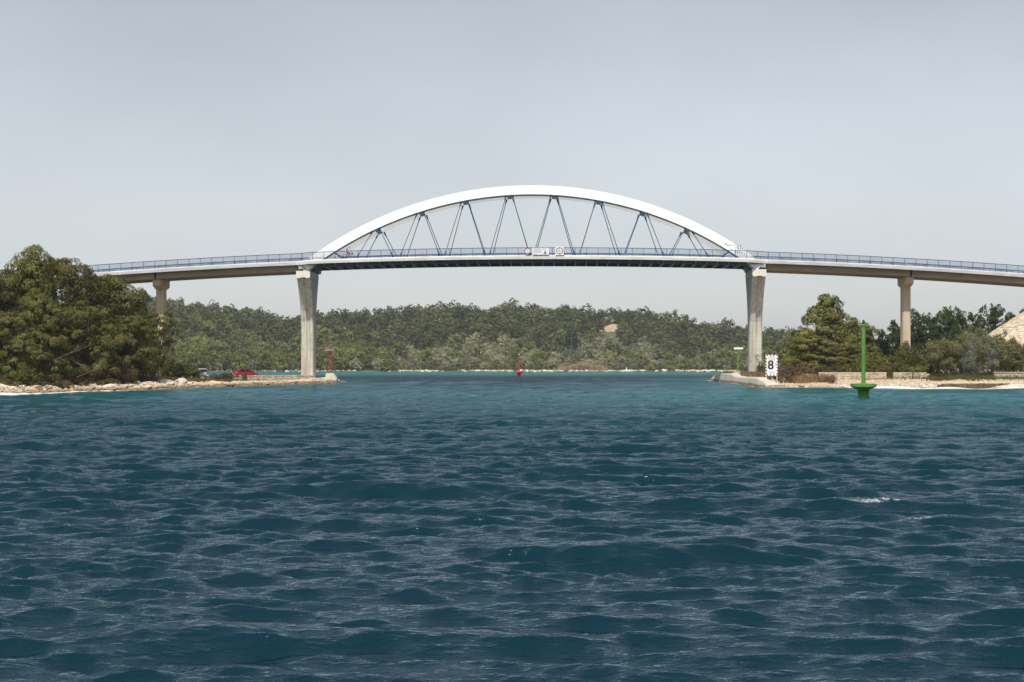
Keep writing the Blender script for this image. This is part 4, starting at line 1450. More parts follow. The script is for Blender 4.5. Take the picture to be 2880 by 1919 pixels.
# --- far hillside
hx, hp = [], []
g = np.random.default_rng(9)
FAR = []
sp = 7.2
yy = 640.0
while yy < 1075:
    wdt = 0.25 * yy
    for xx in np.arange(-1.10 * wdt - 30, 0.95 * wdt + 20, sp):
        x = xx + g.uniform(-sp, sp) * 0.45; y = yy + g.uniform(-sp, sp) * 0.45
        px = VX + F * x / y
        s0 = float(hill_shore(np.array(px)))
        if y < s0 + 4 or px < 300 or px > 2420: continue
        FAR.append((x, y, px, y - s0))
    yy += sp * (1.0 if yy < 860 else 1.25)
FAR = np.array(FAR)
zf = z_hill(FAR[:, 0], FAR[:, 1])
order = np.argsort(FAR[:, 1])
cnt = {'pine': 0, 'olive': 0, 'shrub': 0}      # a kind's nearest or skyline individuals are things, the rest one wood
mass = {'pine_far': [], 'olive': [], 'maquis': []}
ORD = ['first', 'second', 'third', 'fourth', 'fifth', 'sixth', 'seventh', 'eighth', 'ninth', 'tenth', 'eleventh', 'twelfth', 'thirteenth', 'fourteenth', 'fifteenth']


def zone(px):
    for lim, nm in ((640, 'far left of the left main pier'), (850, 'just left of the left main pier'), (960, 'behind the red light post'), (1110, 'right of the red light post'), (1300, 'under the left part of the arch'),
                    (1460, 'just left of the distant red beacon'), (1600, 'right of the distant red beacon'), (1800, 'under the right part of the arch'), (1980, 'left of the green light post'), (2110, 'behind the right main pier')):
        if px < lim: return nm
    return 'right of the right main pier'


GLAB = {'crest': 'dark pine on the far crest', 'up': 'green pine up the far slope', 'shore': 'green pine by the far shore',
        'olive': 'pale olive on the far slope', 'shrub': 'maquis bush near the far waterline'}
for i in order:
    x, y, px, ds = FAR[i]
    z = float(zf[i])
    u = g.random()
    nz_ = float(fbm(np.array([x * 0.025 + 3]), np.array([y * 0.025]), 3)[0])
    left = px < 1090
    if ds < 26 and not left:
        if 1570 < px < 1705 and ds < 16: continue
        if u < 0.28: continue
        kind = 'shrub' if u < 0.70 else 'olive'
    elif ds < 26 and left:
        kind = 'pine' if u < 0.75 else 'olive'
    elif ds < 95:
        kind = 'olive' if u < (0.72 if not left else 0.38) else ('shrub' if u < (0.86 if not left else 0.5) else 'pine')
    elif ds < 140:
        kind = 'pine' if nz_ + (u - 0.5) * 0.5 > 0.5 else 'olive'
    else:
        kind = 'pine' if u < 0.93 else 'shrub'
    row_ = 'front-row' if ds < 13 else 'second-row' if ds < 21 else 'third-row' if ds < 30 else 'fourth-row' if ds < 40 else 'fifth-row' if ds < 50 else 'sixth-row' if ds < 65 else 'low' if ds < 110 else 'middle' if ds < 165 else 'high'
    if 1692 < px < 1743 and 922 < HY - (z - CAM_H) * F / y < 966: continue
    if kind == 'pine':
        s = g.uniform(0.75, 1.35) * (1.12 if left and ds < 60 else 1.0); sz = s * g.uniform(0.7, 1.15)
        mt = 'pine_lush' if (ds < 110 or left and u < 0.8) else ('pine_crest' if nz_ > 0.55 else 'pine_far')
        show = 430 < px < 2260 and cnt['pine'] < 250 and (ds < 60 or ds > 250 or g.random() < 0.30)
        if show:
            cnt['pine'] += 1
            gl_ = GLAB['crest'] if ds > 230 else (GLAB['shore'] if ds < 60 else GLAB['up'])
            lab = ('big ' if s * sz > 1.0 else 'smaller ') + row_ + ' ' + gl_ + ', ' + zone(px)
            plant('far_pine', 'farpine%d' % g.integers(5), (x, y, z - 0.3), mt, s, sz, rz=g.uniform(0, 6.28), label=lab, cat='tree', group=gl_.replace('dark pine', 'dark pines').replace('green pine', 'green pines'))
        else:
            mass['pine_far'].append((x, y, z - 0.3, s, sz))
    elif kind == 'olive':
        s = g.uniform(0.7, 1.25); sz = s * g.uniform(0.85, 1.15)
        if 430 < px < 2260 and cnt['olive'] < 230 and ds < 110:
            cnt['olive'] += 1
            plant('far_olive_tree', 'farolive%d' % g.integers(3), (x, y, z - 0.3), 'olive', s, sz, rz=g.uniform(0, 6.28), label=('big ' if s * sz > 1.0 else 'smaller ') + row_ + ' ' + GLAB['olive'] + ', ' + zone(px), cat='tree', group='pale olive trees on the lower far slope')
        else:
            mass['olive'].append((x, y, z - 0.3, s, sz))
    else:
        s = g.uniform(0.7, 1.5); sz = s * g.uniform(0.7, 1.1)
        if 430 < px < 2260 and cnt['shrub'] < 150 and ds < 60:
            cnt['shrub'] += 1
            plant('far_shrub', 'farshrub%d' % g.integers(3), (x, y, z - 0.2), 'maquis_far', s, sz, rz=g.uniform(0, 6.28), label=('big ' if s * sz > 1.2 else 'smaller ') + row_ + ' ' + GLAB['shrub'] + ', ' + zone(px), cat='shrub', group='low maquis bushes by the far waterline')
        else:
            mass['maquis'].append((x, y, z - 0.2, s * 1.2, sz * 1.2))


def forest_mass(name, key, lobef, rows, n_leaf, size, mat, label, cat):
    """the rest of the wood: one mesh, crowns copied from a few small ones"""
    base = []
    for k in range(3):
        g2 = np.random.default_rng(500 + k)
        C, O = crown_points(g2, lobef(g2), n_leaf, 6, (0.34, 0.55), -0.2, 0.7)
        base.append(leaf_mesh(g2, C, O, size, 0.75, 0.5, 0.4))
    Vs, Fs, n, T = [], [], 0, []
    g2 = np.random.default_rng(600)
    for (x, y, z, s, sz) in rows:
        V, Fc = base[g2.integers(3)]
        a = g2.uniform(0, 6.28); c, sn = math.cos(a), math.sin(a)
        W = np.empty_like(V)
        W[:, 0] = (V[:, 0] * c - V[:, 1] * sn) * s + x
        W[:, 1] = (V[:, 0] * sn + V[:, 1] * c) * s + y
        W[:, 2] = V[:, 2] * sz + z
        Vs.append(W); Fs.append(Fc + n); n += len(V); T.append(np.full(len(V), g2.uniform(-0.32, 0.38), np.float32))
    if not Vs: return
    me = mesh_np(name, np.concatenate(Vs), np.concatenate(Fs))
    me.attributes.new('tint', 'FLOAT', 'POINT').data.foreach_set('value', np.concatenate(T))
    o = link(name, me, M[mat])
    tag(o, label, cat, kind='stuff')


forest_mass('far_pine_wood', 'pine', lambda g2: pine_lobes(g2, 8.0, 7.5, 0.25, 9, 'round', 0.75, 0.27), mass['pine_far'], 222, 0.53, 'pine_far', 'closed pine wood covering the far hill', 'wood')
forest_mass('far_olive_grove', 'olive', lambda g2: dome_lobes(g2, 4.6, 5.4, 6, 0.3), mass['olive'], 210, 0.37, 'olive', 'grey green olive scrub on the middle slope of the far hill', 'grove')
forest_mass('far_maquis', 'maquis', lambda g2: dome_lobes(g2, 2.6, 4.4, 5, 0.2), mass['maquis'], 130, 0.34, 'maquis_far', 'low green scrub between the trees on the far hill', 'scrub')
print('FAR', 'far counts', cnt, {k: len(v) for k, v in mass.items()})


def on_hill(px, D):
    x = (px - VX) * D / F
    return x, float(z_hill(np.array([x]), np.array([D]))[0])


for (px, D, top, bot, lab) in ((1597, 838, 932, 986, 'left one of the two tall dark cypresses on the far slope'), (1617, 838, 932, 986, 'right one of the two tall dark cypresses on the far slope'),
                               (1517, 835, 950, 986, 'slim cypress some way left of the cypress pair'), (1565, 836, 963, 988, 'short cypress just left of the cypress pair'), (1511, 836, 962, 986, 'smallest slim cypress left of the cypress pair')):
    x = (px - VX) * D / F
    zb = CAM_H - (bot - HY) * D / F
    H = (bot - top) * D / F
    plant('cypress_tree', 'cypress', (x, D, zb), 'cypress', H / 9.0 * (0.95 if H > 8 else 0.7), H / 9.0 * 1.08, label=lab, cat='tree', group='cypresses on the far slope')

# ------------------------------------------------------------------ rocks
def rock_mesh(seed, flat=0.6):
    g = np.random.default_rng(seed)
    bm = bmesh.new()
    bmesh.ops.create_icosphere(bm, subdivisions=2, radius=1.0)
    cuts = [(unit(g.normal(size=3)), g.uniform(0.55, 0.85)) for _ in range(7)]
    for v in bm.verts:
        p = np.array(v.co)
        for n_, d_ in cuts:
            e = p @ n_ - d_
            if e > 0: p = p - n_ * e
        p = p * (1 + g.normal(0, 0.04))
        v.co = (p[0] * 1.15, p[1], p[2] * flat)
    me = bpy.data.meshes.new('rock')
    bm.to_mesh(me); bm.free()
    return me


ROCKS = [rock_mesh(900 + k, 0.5 + 0.06 * (k % 4)) for k in range(8)]
ROCKS_W = []
for k, me in enumerate(ROCKS):
    c = me.copy(); c.materials.append(M['limestone_white']); ROCKS_W.append(c)
    me.materials.append(M['limestone'])


def put_rock(parent, x, y, z, s, white=False, g=rnd):
    o = bpy.data.objects.new('rock', (ROCKS_W if white else ROCKS)[g.randrange(8)])
    COL.objects.link(o)
    o.parent = parent
    o.location = (x, y, z)
    o.scale = (s * g.uniform(0.8, 1.3), s * g.uniform(0.8, 1.2), s * g.uniform(0.7, 1.1))
    o.rotation_euler = (g.uniform(-.3, .3), g.uniform(-.3, .3), g.uniform(0, 6.28))
    return o


def along(poly, i0, i1, t):
    seg = poly[i0:i1 + 1]
    L = np.hypot(*np.diff(seg, axis=0).T)
    c = np.concatenate([[0], np.cumsum(L)])
    d = t * c[-1]
    k = min(int(np.searchsorted(c, d, 'right')) - 1, len(L) - 1)
    f = (d - c[k]) / L[k]
    p = seg[k] * (1 - f) + seg[k + 1] * f
    tg = (seg[k + 1] - seg[k]) / L[k]
    return p, np.array([-tg[1], tg[0]])      # inland side is to the left of travel


for k in range(215):
    t = rnd.random()
    p, nrm = along(LEFT, 3, 16, t)
    nrm = nrm if sdist(LEFT, np.array([p[0] + nrm[0]]), np.array([p[1] + nrm[1]]))[0] > 0 else -nrm
    d = rnd.uniform(-0.3, 4.8) if p[1] < 205 else rnd.uniform(-0.4, 2.4)
    x, y = p + nrm * d
    s = (rnd.uniform(0.25, 0.62) if p[1] < 195 else rnd.uniform(0.2, 0.4))
    z = gz(-1, x, y)
    put_rock(left_ground, x, y, z + s * 0.1, s, white=(d > 2.2 and rnd.random() < 0.3)).scale.z *= 0.7
for (px, D, s) in ((452, 170, 0.9), (470, 172, 1.25), (490, 171, 1.1), (508, 173, 1.3), (523, 174, 0.8), (430, 168, 0.7), (690, 203, 0.8), (703, 204, 0.95), (712, 205, 0.8), (686, 199, 0.5), (305, 150, 0.9), (325, 152, 0.8), (278, 149, 0.7), (212, 143, 0.6), (545, 178, 0.6), (600, 186, 0.6)):
    x = (px - VX) * D / F
    put_rock(left_ground, x, D, gz(-1, x, D), s * 0.85, True).scale.z *= 0.75
for k in range(130):
    p, nrm = along(RIGHT, 4, 11, rnd.random())
    nrm = nrm if sdist(RIGHT, np.array([p[0] + nrm[0]]), np.array([p[1] + nrm[1]]))[0] > 0 else -nrm
    d = abs(rnd.gauss(0, 5)) if rnd.random() < 0.7 else rnd.uniform(0, 2)
    x, y = p + nrm * d
    if not (26 < x < 60) or d > 15: continue
    s = rnd.uniform(0.14, 0.34)
    put_rock(right_ground, x, y, gz(1, x, y) + s * 0.05, s, rnd.random() < 0.7)
for k in range(150):
    px = rnd.uniform(1090, 2070) if k > 20 else rnd.uniform(600, 1000)
    D = float(hill_shore(np.array(px))) + rnd.uniform(-0.5, 6)
    x = (px - VX) * D / F
    z = float(z_hill(np.array([x]), np.array([D]))[0])
    put_rock(hill, x, D, max(z, 0.0) + 0.05, rnd.uniform(0.4, 1.3), rnd.random() < 0.6)
for (px, D) in ((1497, 985), (1492, 980), (1512, 990), (1534, 1000), (1540, 1000), (1548, 1000), (1711, 985), (1716, 985), (2008, 940), (2014, 938), (2022, 936), (2034, 934), (2042, 930), (2052, 928), (2062, 926), (2046, 932)):
    x, z = on_hill(px, D)
    put_rock(hill, x, D, z + 4.0, rnd.uniform(2.0, 3.2), True).scale.z *= 1.4


# small loose stones, too many to count
def pebbles(name, pts, sizes, mat, label, seed=1):
    g = np.random.default_rng(seed)
    oct_ = np.array([(1, 0, 0), (-1, 0, 0), (0, 1, 0), (0, -1, 0), (0, 0, .6), (0, 0, -.6)], float)
    f = np.array([(0, 2, 4), (2, 1, 4), (1, 3, 4), (3, 0, 4), (2, 0, 5), (1, 2, 5), (3, 1, 5), (0, 3, 5)])
    n = len(pts)
    V = oct_[None] * (1 + g.uniform(-.3, .3, (n, 6, 1)))
    a = g.uniform(0, 6.28, n); c, s_ = np.cos(a)[:, None], np.sin(a)[:, None]
    X = V[..., 0] * c - V[..., 1] * s_; Y = V[..., 0] * s_ + V[..., 1] * c
    W = np.stack([X, Y, V[..., 2]], -1) * np.asarray(sizes)[:, None, None] + np.asarray(pts)[:, None, :]
    Fc = (f[None] + 6 * np.arange(n)[:, None, None]).reshape(-1, 3)
    o = link(name, mesh_np(name, W.reshape(-1, 3), Fc), mat)
    tag(o, label, 'pebbles', kind='stuff')
    return o


g = np.random.default_rng(61)
x = g.uniform(22, 60, 26000); y = g.uniform(154, 186, 26000)
d = sdist(RIGHT, x, y)
ok = (d > 0.2) & (d < 15)
x, y = x[ok][:5500], y[ok][:5500]
pebbles('shingle', np.stack([x, y, z_right(x, y) + 0.02], 1), g.uniform(0.05, 0.17, len(x)), M['shingle'], 'pale shingle covering the right hand beach', 2)
x = g.uniform(-62, -30, 60000); y = g.uniform(116, 236, 60000)
d = sdist(LEFT, x, y)
ok = (d > -0.2) & (d < 6) & ((y < 205) | (d < 3))
x, y = x[ok][:5500], y[ok][:5500]
pebbles('shore_rubble', np.stack([x, y, z_left(x, y) + 0.04], 1), g.uniform(0.08, 0.26, len(x)), M['limestone'], 'broken limestone rubble along the left shore', 3)
px = g.uniform(560, 2080, 2600)
px = px[((px < 1000) & (g.random(2600) < 0.25)) | ((px > 1090) & (vnoise(px * 0.02, px * 0) > 0.34))]
D = hill_shore(px) + g.uniform(0.2, 6, len(px))
x = (px - VX) * D / F
pebbles('far_shore_rubble', np.stack([x, D, np.maximum(z_hill(x, D), 0) + 0.15], 1), g.uniform(0.2, 0.6, len(px)), M['limestone'], 'white rubble along the far waterline', 4)


# ------------------------------------------------------------------ grass and reeds
def blades(name, pts, h, w, mat, label, cat, seed=1, spread=0.35):
    g = np.random.default_rng(seed)
    n = len(pts)
    pts = np.asarray(pts, float)
    hh = np.asarray(h)[:, None] * g.uniform(0.6, 1.25, (n, 1))
    a = g.uniform(0, 6.28, n)
    t = np.stack([np.cos(a), np.sin(a), 0 * a], 1)
    ln = g.normal(0, spread, (n, 2)) * hh
    tip = pts + np.concatenate([ln, hh], 1)
    mid = pts * 0.5 + tip * 0.5 + np.array([0, 0, 1.0]) * hh * 0.10
    V = np.stack([pts - t * w, pts + t * w, mid + t * w * 0.8, tip, mid - t * w * 0.8], 1).reshape(-1, 3)
    k = 5 * np.arange(n)[:, None]
    o = link(name, mesh_np(name, V, np.concatenate([k + np.array([[0, 1, 2, 3, 4]])], 0)), mat)
    tag(o, label, cat, kind='stuff')
    return o


def scatter(poly, zf, n, box, cond, seed):
    g = np.random.default_rng(seed)
    x = g.uniform(box[0], box[1], n); y = g.uniform(box[2], box[3], n)
    d = sdist(poly, x, y)
    px = VX + F * x / y
    ok = cond(x, y, d, px, g.random(n), fbm(x * 0.5, y * 0.5, 3))
    x, y = x[ok], y[ok]
    return np.stack([x, y, zf(x, y) - 0.03], 1)


p = scatter(RIGHT, z_right, 90000, (23, 50, 172, 262), lambda x, y, d, px, u, f: (d > 1.4) & (f > 0.36) & (((px > 2036) & (px < 2160) & (y > 182) & (y < 250)) | ((px > 2085) & (px < 2345) & (y > 177.5) & (y < 193) & (d > 5))), 71)
zt_ = np.where(p[:, 1] > 196, 0.35, 0.0)
p[:, 2] += zt_
blades('dry_grass', p, np.where(p[:, 1] > 196, 0.95, 0.95), 0.035, M['dry_grass'], 'tall reddish brown dry grass round the speed sign and right pier', 'grass', 1)
p = scatter(RIGHT, z_right, 60000, (26, 60, 172, 215), lambda x, y, d, px, u, f: (d > 13) & (px > 2400) & (f > 0.46) & (((px > 2605) & (px < 2800)) | (u < 0.15)), 72)
blades('grass', p, np.full(len(p), 0.34), 0.03, M['grass'], 'green grass under the olive trees behind the right beach', 'grass', 2)
p = scatter(LEFT, z_left, 80000, (-64, -34, 116, 236), lambda x, y, d, px, u, f: (d > 4.2) & (f > 0.40) & (y < 209), 73)
blades('heath_grass', p[:14000], np.full(len(p[:14000]), 0.45), 0.035, M['heath'], 'brown grass and heath along the top of the left rocks', 'grass', 3)
px = np.random.default_rng(74).normal(1640, 27, 5200)
D = hill_shore(px) + 3 + np.abs(np.random.default_rng(75).normal(0, 5, 5200))
x = (px - VX) * D / F
blades('reed_bed', np.stack([x, D, z_hill(x, D)], 1), 2.0 + 2.4 * fbm(x * 0.22, D * 0.22, 3) * np.exp(-((px - 1640) / 60) ** 2), 0.10, M['reed'], 'straw coloured reed bed at the far waterline', 'reeds', 4, 0.14)
px = np.random.default_rng(76).uniform(1085, 2080, 9000)
D = hill_shore(px) + np.random.default_rng(77).uniform(4, 34, 9000)
x = (px - VX) * D / F
blades('far_grass', np.stack([x, D, z_hill(x, D)], 1), np.full(9000, 0.9), 0.16, M['grass'], 'rough grass between the bushes above the far waterline', 'grass', 5, 0.3)


# ------------------------------------------------------------------ stone walls
def stone_wall(name, pts, height, thick, mat, label, cat, seed, row=0.2, length=(0.2, 0.46), coping=True, jit=0.035):
    """pts: (x, y, z_foot) along the foot of the camera-side face; stones are real blocks on a mortar core"""
    g = random.Random(seed)
    root = empty(name, pts[0])
    tag(root, label, cat)
    ox, oy, oz = pts[0]
    core, st, cp = MB(), MB(), MB()
    for (a, b) in zip(pts[:-1], pts[1:]):
        a = Vector(a); b = Vector(b)
        d = Vector((b.x - a.x, b.y - a.y, 0)); L = d.length; d.normalize()
        n = Vector((d.y, -d.x, 0))
        if n.y > 0: n = -n

        def W(u, dep, h):
            f = u / L
            zz = a.z * (1 - f) + b.z * f
            return Vector((a.x + d.x * u - n.x * dep - ox, a.y + d.y * u - n.y * dep - oy, zz + h - oz))
        hgt = lambda u: height(u / L) if callable(height) else height
        core.hexa([W(0, .06, -.4), W(L, .06, -.4), W(L, thick, -.4), W(0, thick, -.4), W(0, .06, hgt(0) - .05), W(L, .06, hgt(L) - .05), W(L, thick, hgt(L) - .05), W(0, thick, hgt(0) - .05)])
        z = -0.15
        while z < (hgt(0) if not callable(height) else max(hgt(0), hgt(L))) - row * 0.4:
            h = row * g.uniform(0.75, 1.3)
            u = g.uniform(-0.2, 0)
            while u < L:
                w = g.uniform(*length)
                u0, u1 = max(u, 0), min(u + w - 0.025, L)
                if u1 - u0 > 0.06 and z + h * 0.5 < hgt(0.5 * (u0 + u1)):
                    j = lambda: g.uniform(-jit, jit)
                    pr = g.uniform(-0.05, 0.03)
                    zt = min(z + h - 0.02, hgt(0.5 * (u0 + u1)) + 0.03)
                    st.hexa([W(u0, pr + abs(j()), z + j()), W(u1, pr + abs(j()), z + j()), W(u1, .14, z), W(u0, .14, z), W(u0 + abs(j()), pr + abs(j()), zt + j()), W(u1 - abs(j()), pr + abs(j()), zt + j()), W(u1, .14, zt), W(u0, .14, zt)])
                u += w
            z += h
        if coping:
            u = 0.0
            while u < L:
                w = min(g.uniform(0.5, 0.9), L - u)
                if w > 0.12:
                    k = g.uniform(-0.02, 0.02)
                    cp.hexa([W(u, -.02 + k, hgt(u)), W(u + w - .02, -.02 + k, hgt(u)), W(u + w - .02, thick + .03, hgt(u)), W(u, thick + .03, hgt(u)),
                             W(u, -.02 + k, hgt(u) + .06), W(u + w - .02, -.02 + k, hgt(u) + .06 + k * .5), W(u + w - .02, thick + .03, hgt(u) + .08), W(u, thick + .03, hgt(u) + .08)])
                u += w
    core.build('wall_core', M['mortar'], root)
    tag(st.build('stones', mat, root), kind='stuff')
    if coping: tag(cp.build('coping', M['wall_stone'], root), kind='stuff')
    return root


def wl(px, D, y=None, side=1):
    x = (px - VX) * D / F
    return (x, D, gz(side, x, D) - 0.03 if y is None else CAM_H - (y - HY) * D / F)


stone_wall('quay_wall', [wl(466, 215, 1070), wl(560, 217, 1071), wl(700, 220, 1071), wl(800, 224, 1070), wl(886, 227.5, 1070)], 0.66, 0.5, M['wall_stone'], 'long low stone quay wall in front of the parked cars and left pier', 'wall', 1, row=0.17)
stone_wall('dry_stone_wall', [wl(2303, 184.5, 1067), wl(2494, 185, 1067)], 0.74, 0.5, M['wall_stone'], 'longest dry stone wall, behind the green sea beacon', 'wall', 2)
stone_wall('dry_stone_wall', [wl(2513, 185, 1068), wl(2566, 185, 1068)], 0.78, 0.5, M['wall_stone'], 'short dry stone wall just right of the gap beside the beacon', 'wall', 3)
stone_wall('dry_stone_wall', [wl(2569.5, 185.2, 1067), wl(2614, 185.5, 1066)], lambda f: 0.74 - 0.28 * max(0, f - 0.8) * 4, 0.5, M['wall_stone'], 'crumbling wall end left of the olive trees', 'wall', 4, coping=False)
stone_wall('dry_stone_wall', [wl(2796, 183, 1062), wl(2990, 183, 1062)], 0.56, 0.5, M['wall_stone'], 'dry stone wall with flat coping at the right picture edge', 'wall', 5)
stone_wall('stone_revetment', [(38.9, 157.0, -0.1), (43, 158.1, -0.1), (47.2, 159.6, -0.1), (53, 158.9, -0.1), (62, 157.6, -0.1)], 0.62, 0.9, M['weed_stone'], 'dark weed-stained stone revetment at the waterline, lower right shore', 'revetment', 6, row=0.17, length=(0.18, 0.4), coping=False, jit=0.05)
# pale heap of stones
hp = empty('stone_heap', (30.6, 188, gz(1, 30.6, 188)))
tag(hp, 'pale heap of loose stones left of the tall broad pine', 'stone heap')
g = np.random.default_rng(81)
c = MB()
rings = []
for k, (rr, zz) in enumerate(((1.7, -0.2), (1.45, 0.35), (1.0, 0.75), (0.45, 0.98))):
    rings.append([(rr * 1.0 * math.cos(a) * (1 + 0.1 * math.sin(3 * a + k)), rr * 0.7 * math.sin(a), zz + 0.1 * math.sin(2 * a)) for a in np.linspace(0, 2 * math.pi, 16, endpoint=False)])
c.loft(rings).build('heap_core', M['mortar'], hp)
for k in range(90):
    a, r_ = rnd.uniform(0, 6.28), math.sqrt(rnd.random()) * 1.5
    put_rock(hp, r_ * math.cos(a), r_ * 0.7 * math.sin(a), 0.95 * (1 - (r_ / 1.75) ** 1.6) + 0.02, rnd.uniform(0.1, 0.22), True).name = 'stone'

# concrete seawall on the channel side of the right headland
prof = [(27.6, 270, -0.1), (26.0, 262, 0.35), (25.7, 252, 1.0), (25.3, 240, 1.26), (24.95, 228, 1.30), (24.8, 222, 1.30), (24.55, 214, 0.98), (24.0, 203, 0.93), (23.3, 188, 1.0), (22.75, 178, 1.03), (22.45, 172.5, 0.92), (23.0, 170.6, 0.55), (24.3, 169.9, 0.2)]
sw = empty('seawall', (24.5, 200, 0))
tag(sw, 'curved sloping concrete seawall along the channel below the green light', 'seawall')


def seg_wall(ps):
    rings = []
    for i, (x, y, z) in enumerate(ps):
        inn = Vector((1, 0.08, 0)) if y > 174 else Vector((0.75, 0.66, 0))
        w = lambda dd, h: (x + inn.x * dd - 24.5, y + inn.y * dd - 200, h)
        rings.append([w(-0.25, -0.8), w(0.18, max(z - 0.12, -0.3)), w(0.30, z), w(1.5, z + 0.03), w(1.9, -0.8)])
    return MB().loft(rings)


for i0, i1 in ((0, 3), (3, 6), (6, 9), (9, 12)):
    ps = [list(q) for q in prof[i0:i1 + 1]]
    ps[0][1] -= 0.03
    seg_wall(ps).build('wall_section', M['seawall'], sw)

# stone-pitched abutment slope at the right picture edge
ab = empty('abutment_slope', (79.0, 229.5, 0))
tag(ab, 'steep pale stone-paved embankment under the bridge end at the right edge', 'embankment')
rings = []
for (rr, zz) in ((26.0, -0.2), (4.0, 14.2), (0.5, 14.3)):
    rings.append([(rr * math.cos(a), rr * 0.62 * math.sin(a), zz) for a in np.linspace(0, 2 * math.pi, 40, endpoint=False)])
MB().loft(rings).build('slope_core', M['mortar'], ab)
st = MB()
rs = random.Random(3)
for row in range(44):
    rr = 25.4 - row * 0.49
    zz = (26.0 - rr) * 14.4 / 22.0 - 0.2
    a = math.pi * 0.40
    while a < math.pi * 1.75:
        da = rs.uniform(0.5, 1.0) / rr
        pts = []
        for (ra, aa) in ((rr, a), (rr, a + da * 0.95), (rr - 0.46, a + da * 0.95), (rr - 0.46, a)):
            z2 = (26.0 - ra) * 14.4 / 22.0 - 0.2
            pts.append((ra * math.cos(aa), ra * 0.62 * math.sin(aa), z2))
        lift = rs.uniform(0.04, 0.16)
        st.hexa([(p_[0], p_[1], p_[2] - 0.05) for p_ in pts] + [(p_[0] * (1 + .004), p_[1] * (1 + .004), p_[2] + lift + rs.uniform(-.04, .04)) for p_ in pts])
        a += da
tag(st.build('paving_stones', M['wall_stone'], ab), kind='stuff')

# bare reddish cut in the far hill
dq = max((d_ for d_ in range(820, 1040, 3) if HY - (on_hill(1717, d_)[1] - CAM_H) * F / d_ > 929), default=930)
x, z = on_hill(1717, dq)
q = empty('rock_cut', (x, dq, z + 0.6))
tag(q, 'bare orange-tan earth cut high on the far hill', 'rock cut')
g = np.random.default_rng(4)
rings = []
for k, (dy, zz) in enumerate(((-3.5, -2.0), (-1.5, 0.2), (0.5, 1.3), (3.0, 2.3), (6, 2.5))):
    rings.append([(u * 6.4 + 0.8 * g.normal() * (k == 4), dy + 0.8 * math.sin(u * 5 + k), zz + (1.1 * math.sin(u * 2.2 + 0.8) + g.uniform(-.3, .3)) * (k > 1) - 1.4 * abs(u) ** 3 * (k > 0)) for u in np.linspace(-1, 1, 15)])
vs = [v for r_ in rings for v in r_]
MB().add(vs, [[i * 15 + k, i * 15 + k + 1, (i + 1) * 15 + k + 1, (i + 1) * 15 + k] for i in range(4) for k in range(14)]).build('cut_face', M['quarry'], q)

# ------------------------------------------------------------------ sea marks
def sea_beacon(px, D, body, dark, top_white, label):
    r = empty('sea_beacon', ((px - VX) * D / F, D, 0))
    tag(r, label, 'beacon', 'post beacons standing in the water')
    MB().lathe([(0.405, -1.6), (0.405, 0.62)], 28).build('base', dark, r, False)
    for p in r.children[-1].data.polygons: p.use_smooth = len(p.vertices) == 4
    MB().lathe([(0.409, -0.6), (0.409, 0.06), (0.407, 0.11)], 28).build('weed_band', M['weed_stone'], r)
    MB().lathe([(0.41, 0.60), (0.62, 0.70), (0.86, 0.82), (0.905, 0.84), (0.905, 1.03), (0.86, 1.06), (0.16, 1.075)], 32).build('collar_platform', body, r)
    MB().lathe([(0.20, 1.07), (0.20, 1.12), (0.142, 1.125), (0.142, 5.12)], 20).build('post', body, r)
    for p in r.children[-1].data.polygons: p.use_smooth = len(p.vertices) == 4
    MB().lathe([(0.142, 5.11), (0.19, 5.14), (0.19, 5.20), (0.15, 5.24)], 20).build('top_flange', body, r)
    l = MB().lathe([(0.09, 5.23), (0.10, 5.28), (0.10, 5.42), (0.075, 5.46), (0.075, 5.52), (0.02, 5.55)], 14).build('lantern', M['fluo'] if top_white else M['lamp_dark'], r)
    MB().tube([(-0.17, 0, 5.16), (-0.24, 0, 5.10), (-0.24, 0, 4.85), (-0.17, 0, 4.78)], 0.012, 5).build('handle', body, r)
    return r


sea_beacon(2428.5, 110, M['beacon_green'], M['beacon_green_dark'], False, 'large bright green post beacon with round collar in the water at right')
sea_beacon(1460, 388, M['beacon_red'], M['beacon_red'], True, 'small distant red post beacon with white tip beyond the bridge')

# red light on its plinth, left tip
xb = (930 - VX) * 228 / F
r = empty('harbour_light', (xb, 228.5, 0.1))
tag(r, 'red light post on a pale concrete plinth at the left headland tip', 'beacon')
MB().loft([[(-0.95, -0.8, -0.5), (1.05, -0.8, -0.5), (1.05, 0.9, -0.5), (-0.95, 0.9, -0.5)], [(-0.78, -0.62, 0.6), (0.82, -0.62, 0.6), (0.82, 0.7, 0.6), (-0.78, 0.7, 0.6)], [(-0.68, -0.5, 1.24), (0.32, -0.5, 1.24), (0.32, 0.55, 1.24), (-0.68, 0.55, 1.24)]]).build('plinth', M['seawall'], r)
MB().hexa([(-2.4, -0.7, -0.4), (-0.7, -0.7, -0.4), (-0.7, 0.9, -0.4), (-2.4, 0.9, -0.4), (-2.3, -0.5, 0.12), (-0.72, -0.6, 0.52), (-0.72, 0.8, 0.52), (-2.3, 0.7, 0.12)]).build('apron', M['seawall'], r)
MB().lathe([(0.115, 1.2), (0.115, 4.55)], 16, (-0.2, 0, 0)).build('post', M['beacon_red'], r)
MB().box(-0.82, 0.46, -0.45, 0.45, 4.52, 4.72).build('gallery', M['grey_metal'], r)
mb = MB()
for (a, b) in (((-0.8, -0.43), (0.44, -0.43)), ((0.44, -0.43), (0.44, 0.43)), ((0.44, 0.43), (-0.8, 0.43)), ((-0.8, 0.43), (-0.8, -0.43))):
    mb.tube([(a[0], a[1], 4.9), (b[0], b[1], 4.9)], 0.015, 5)
    mb.tube([(a[0], a[1], 4.7), (a[0], a[1], 4.9)], 0.015, 5)
mb.build('guard_rail', M['grey_metal'], r)
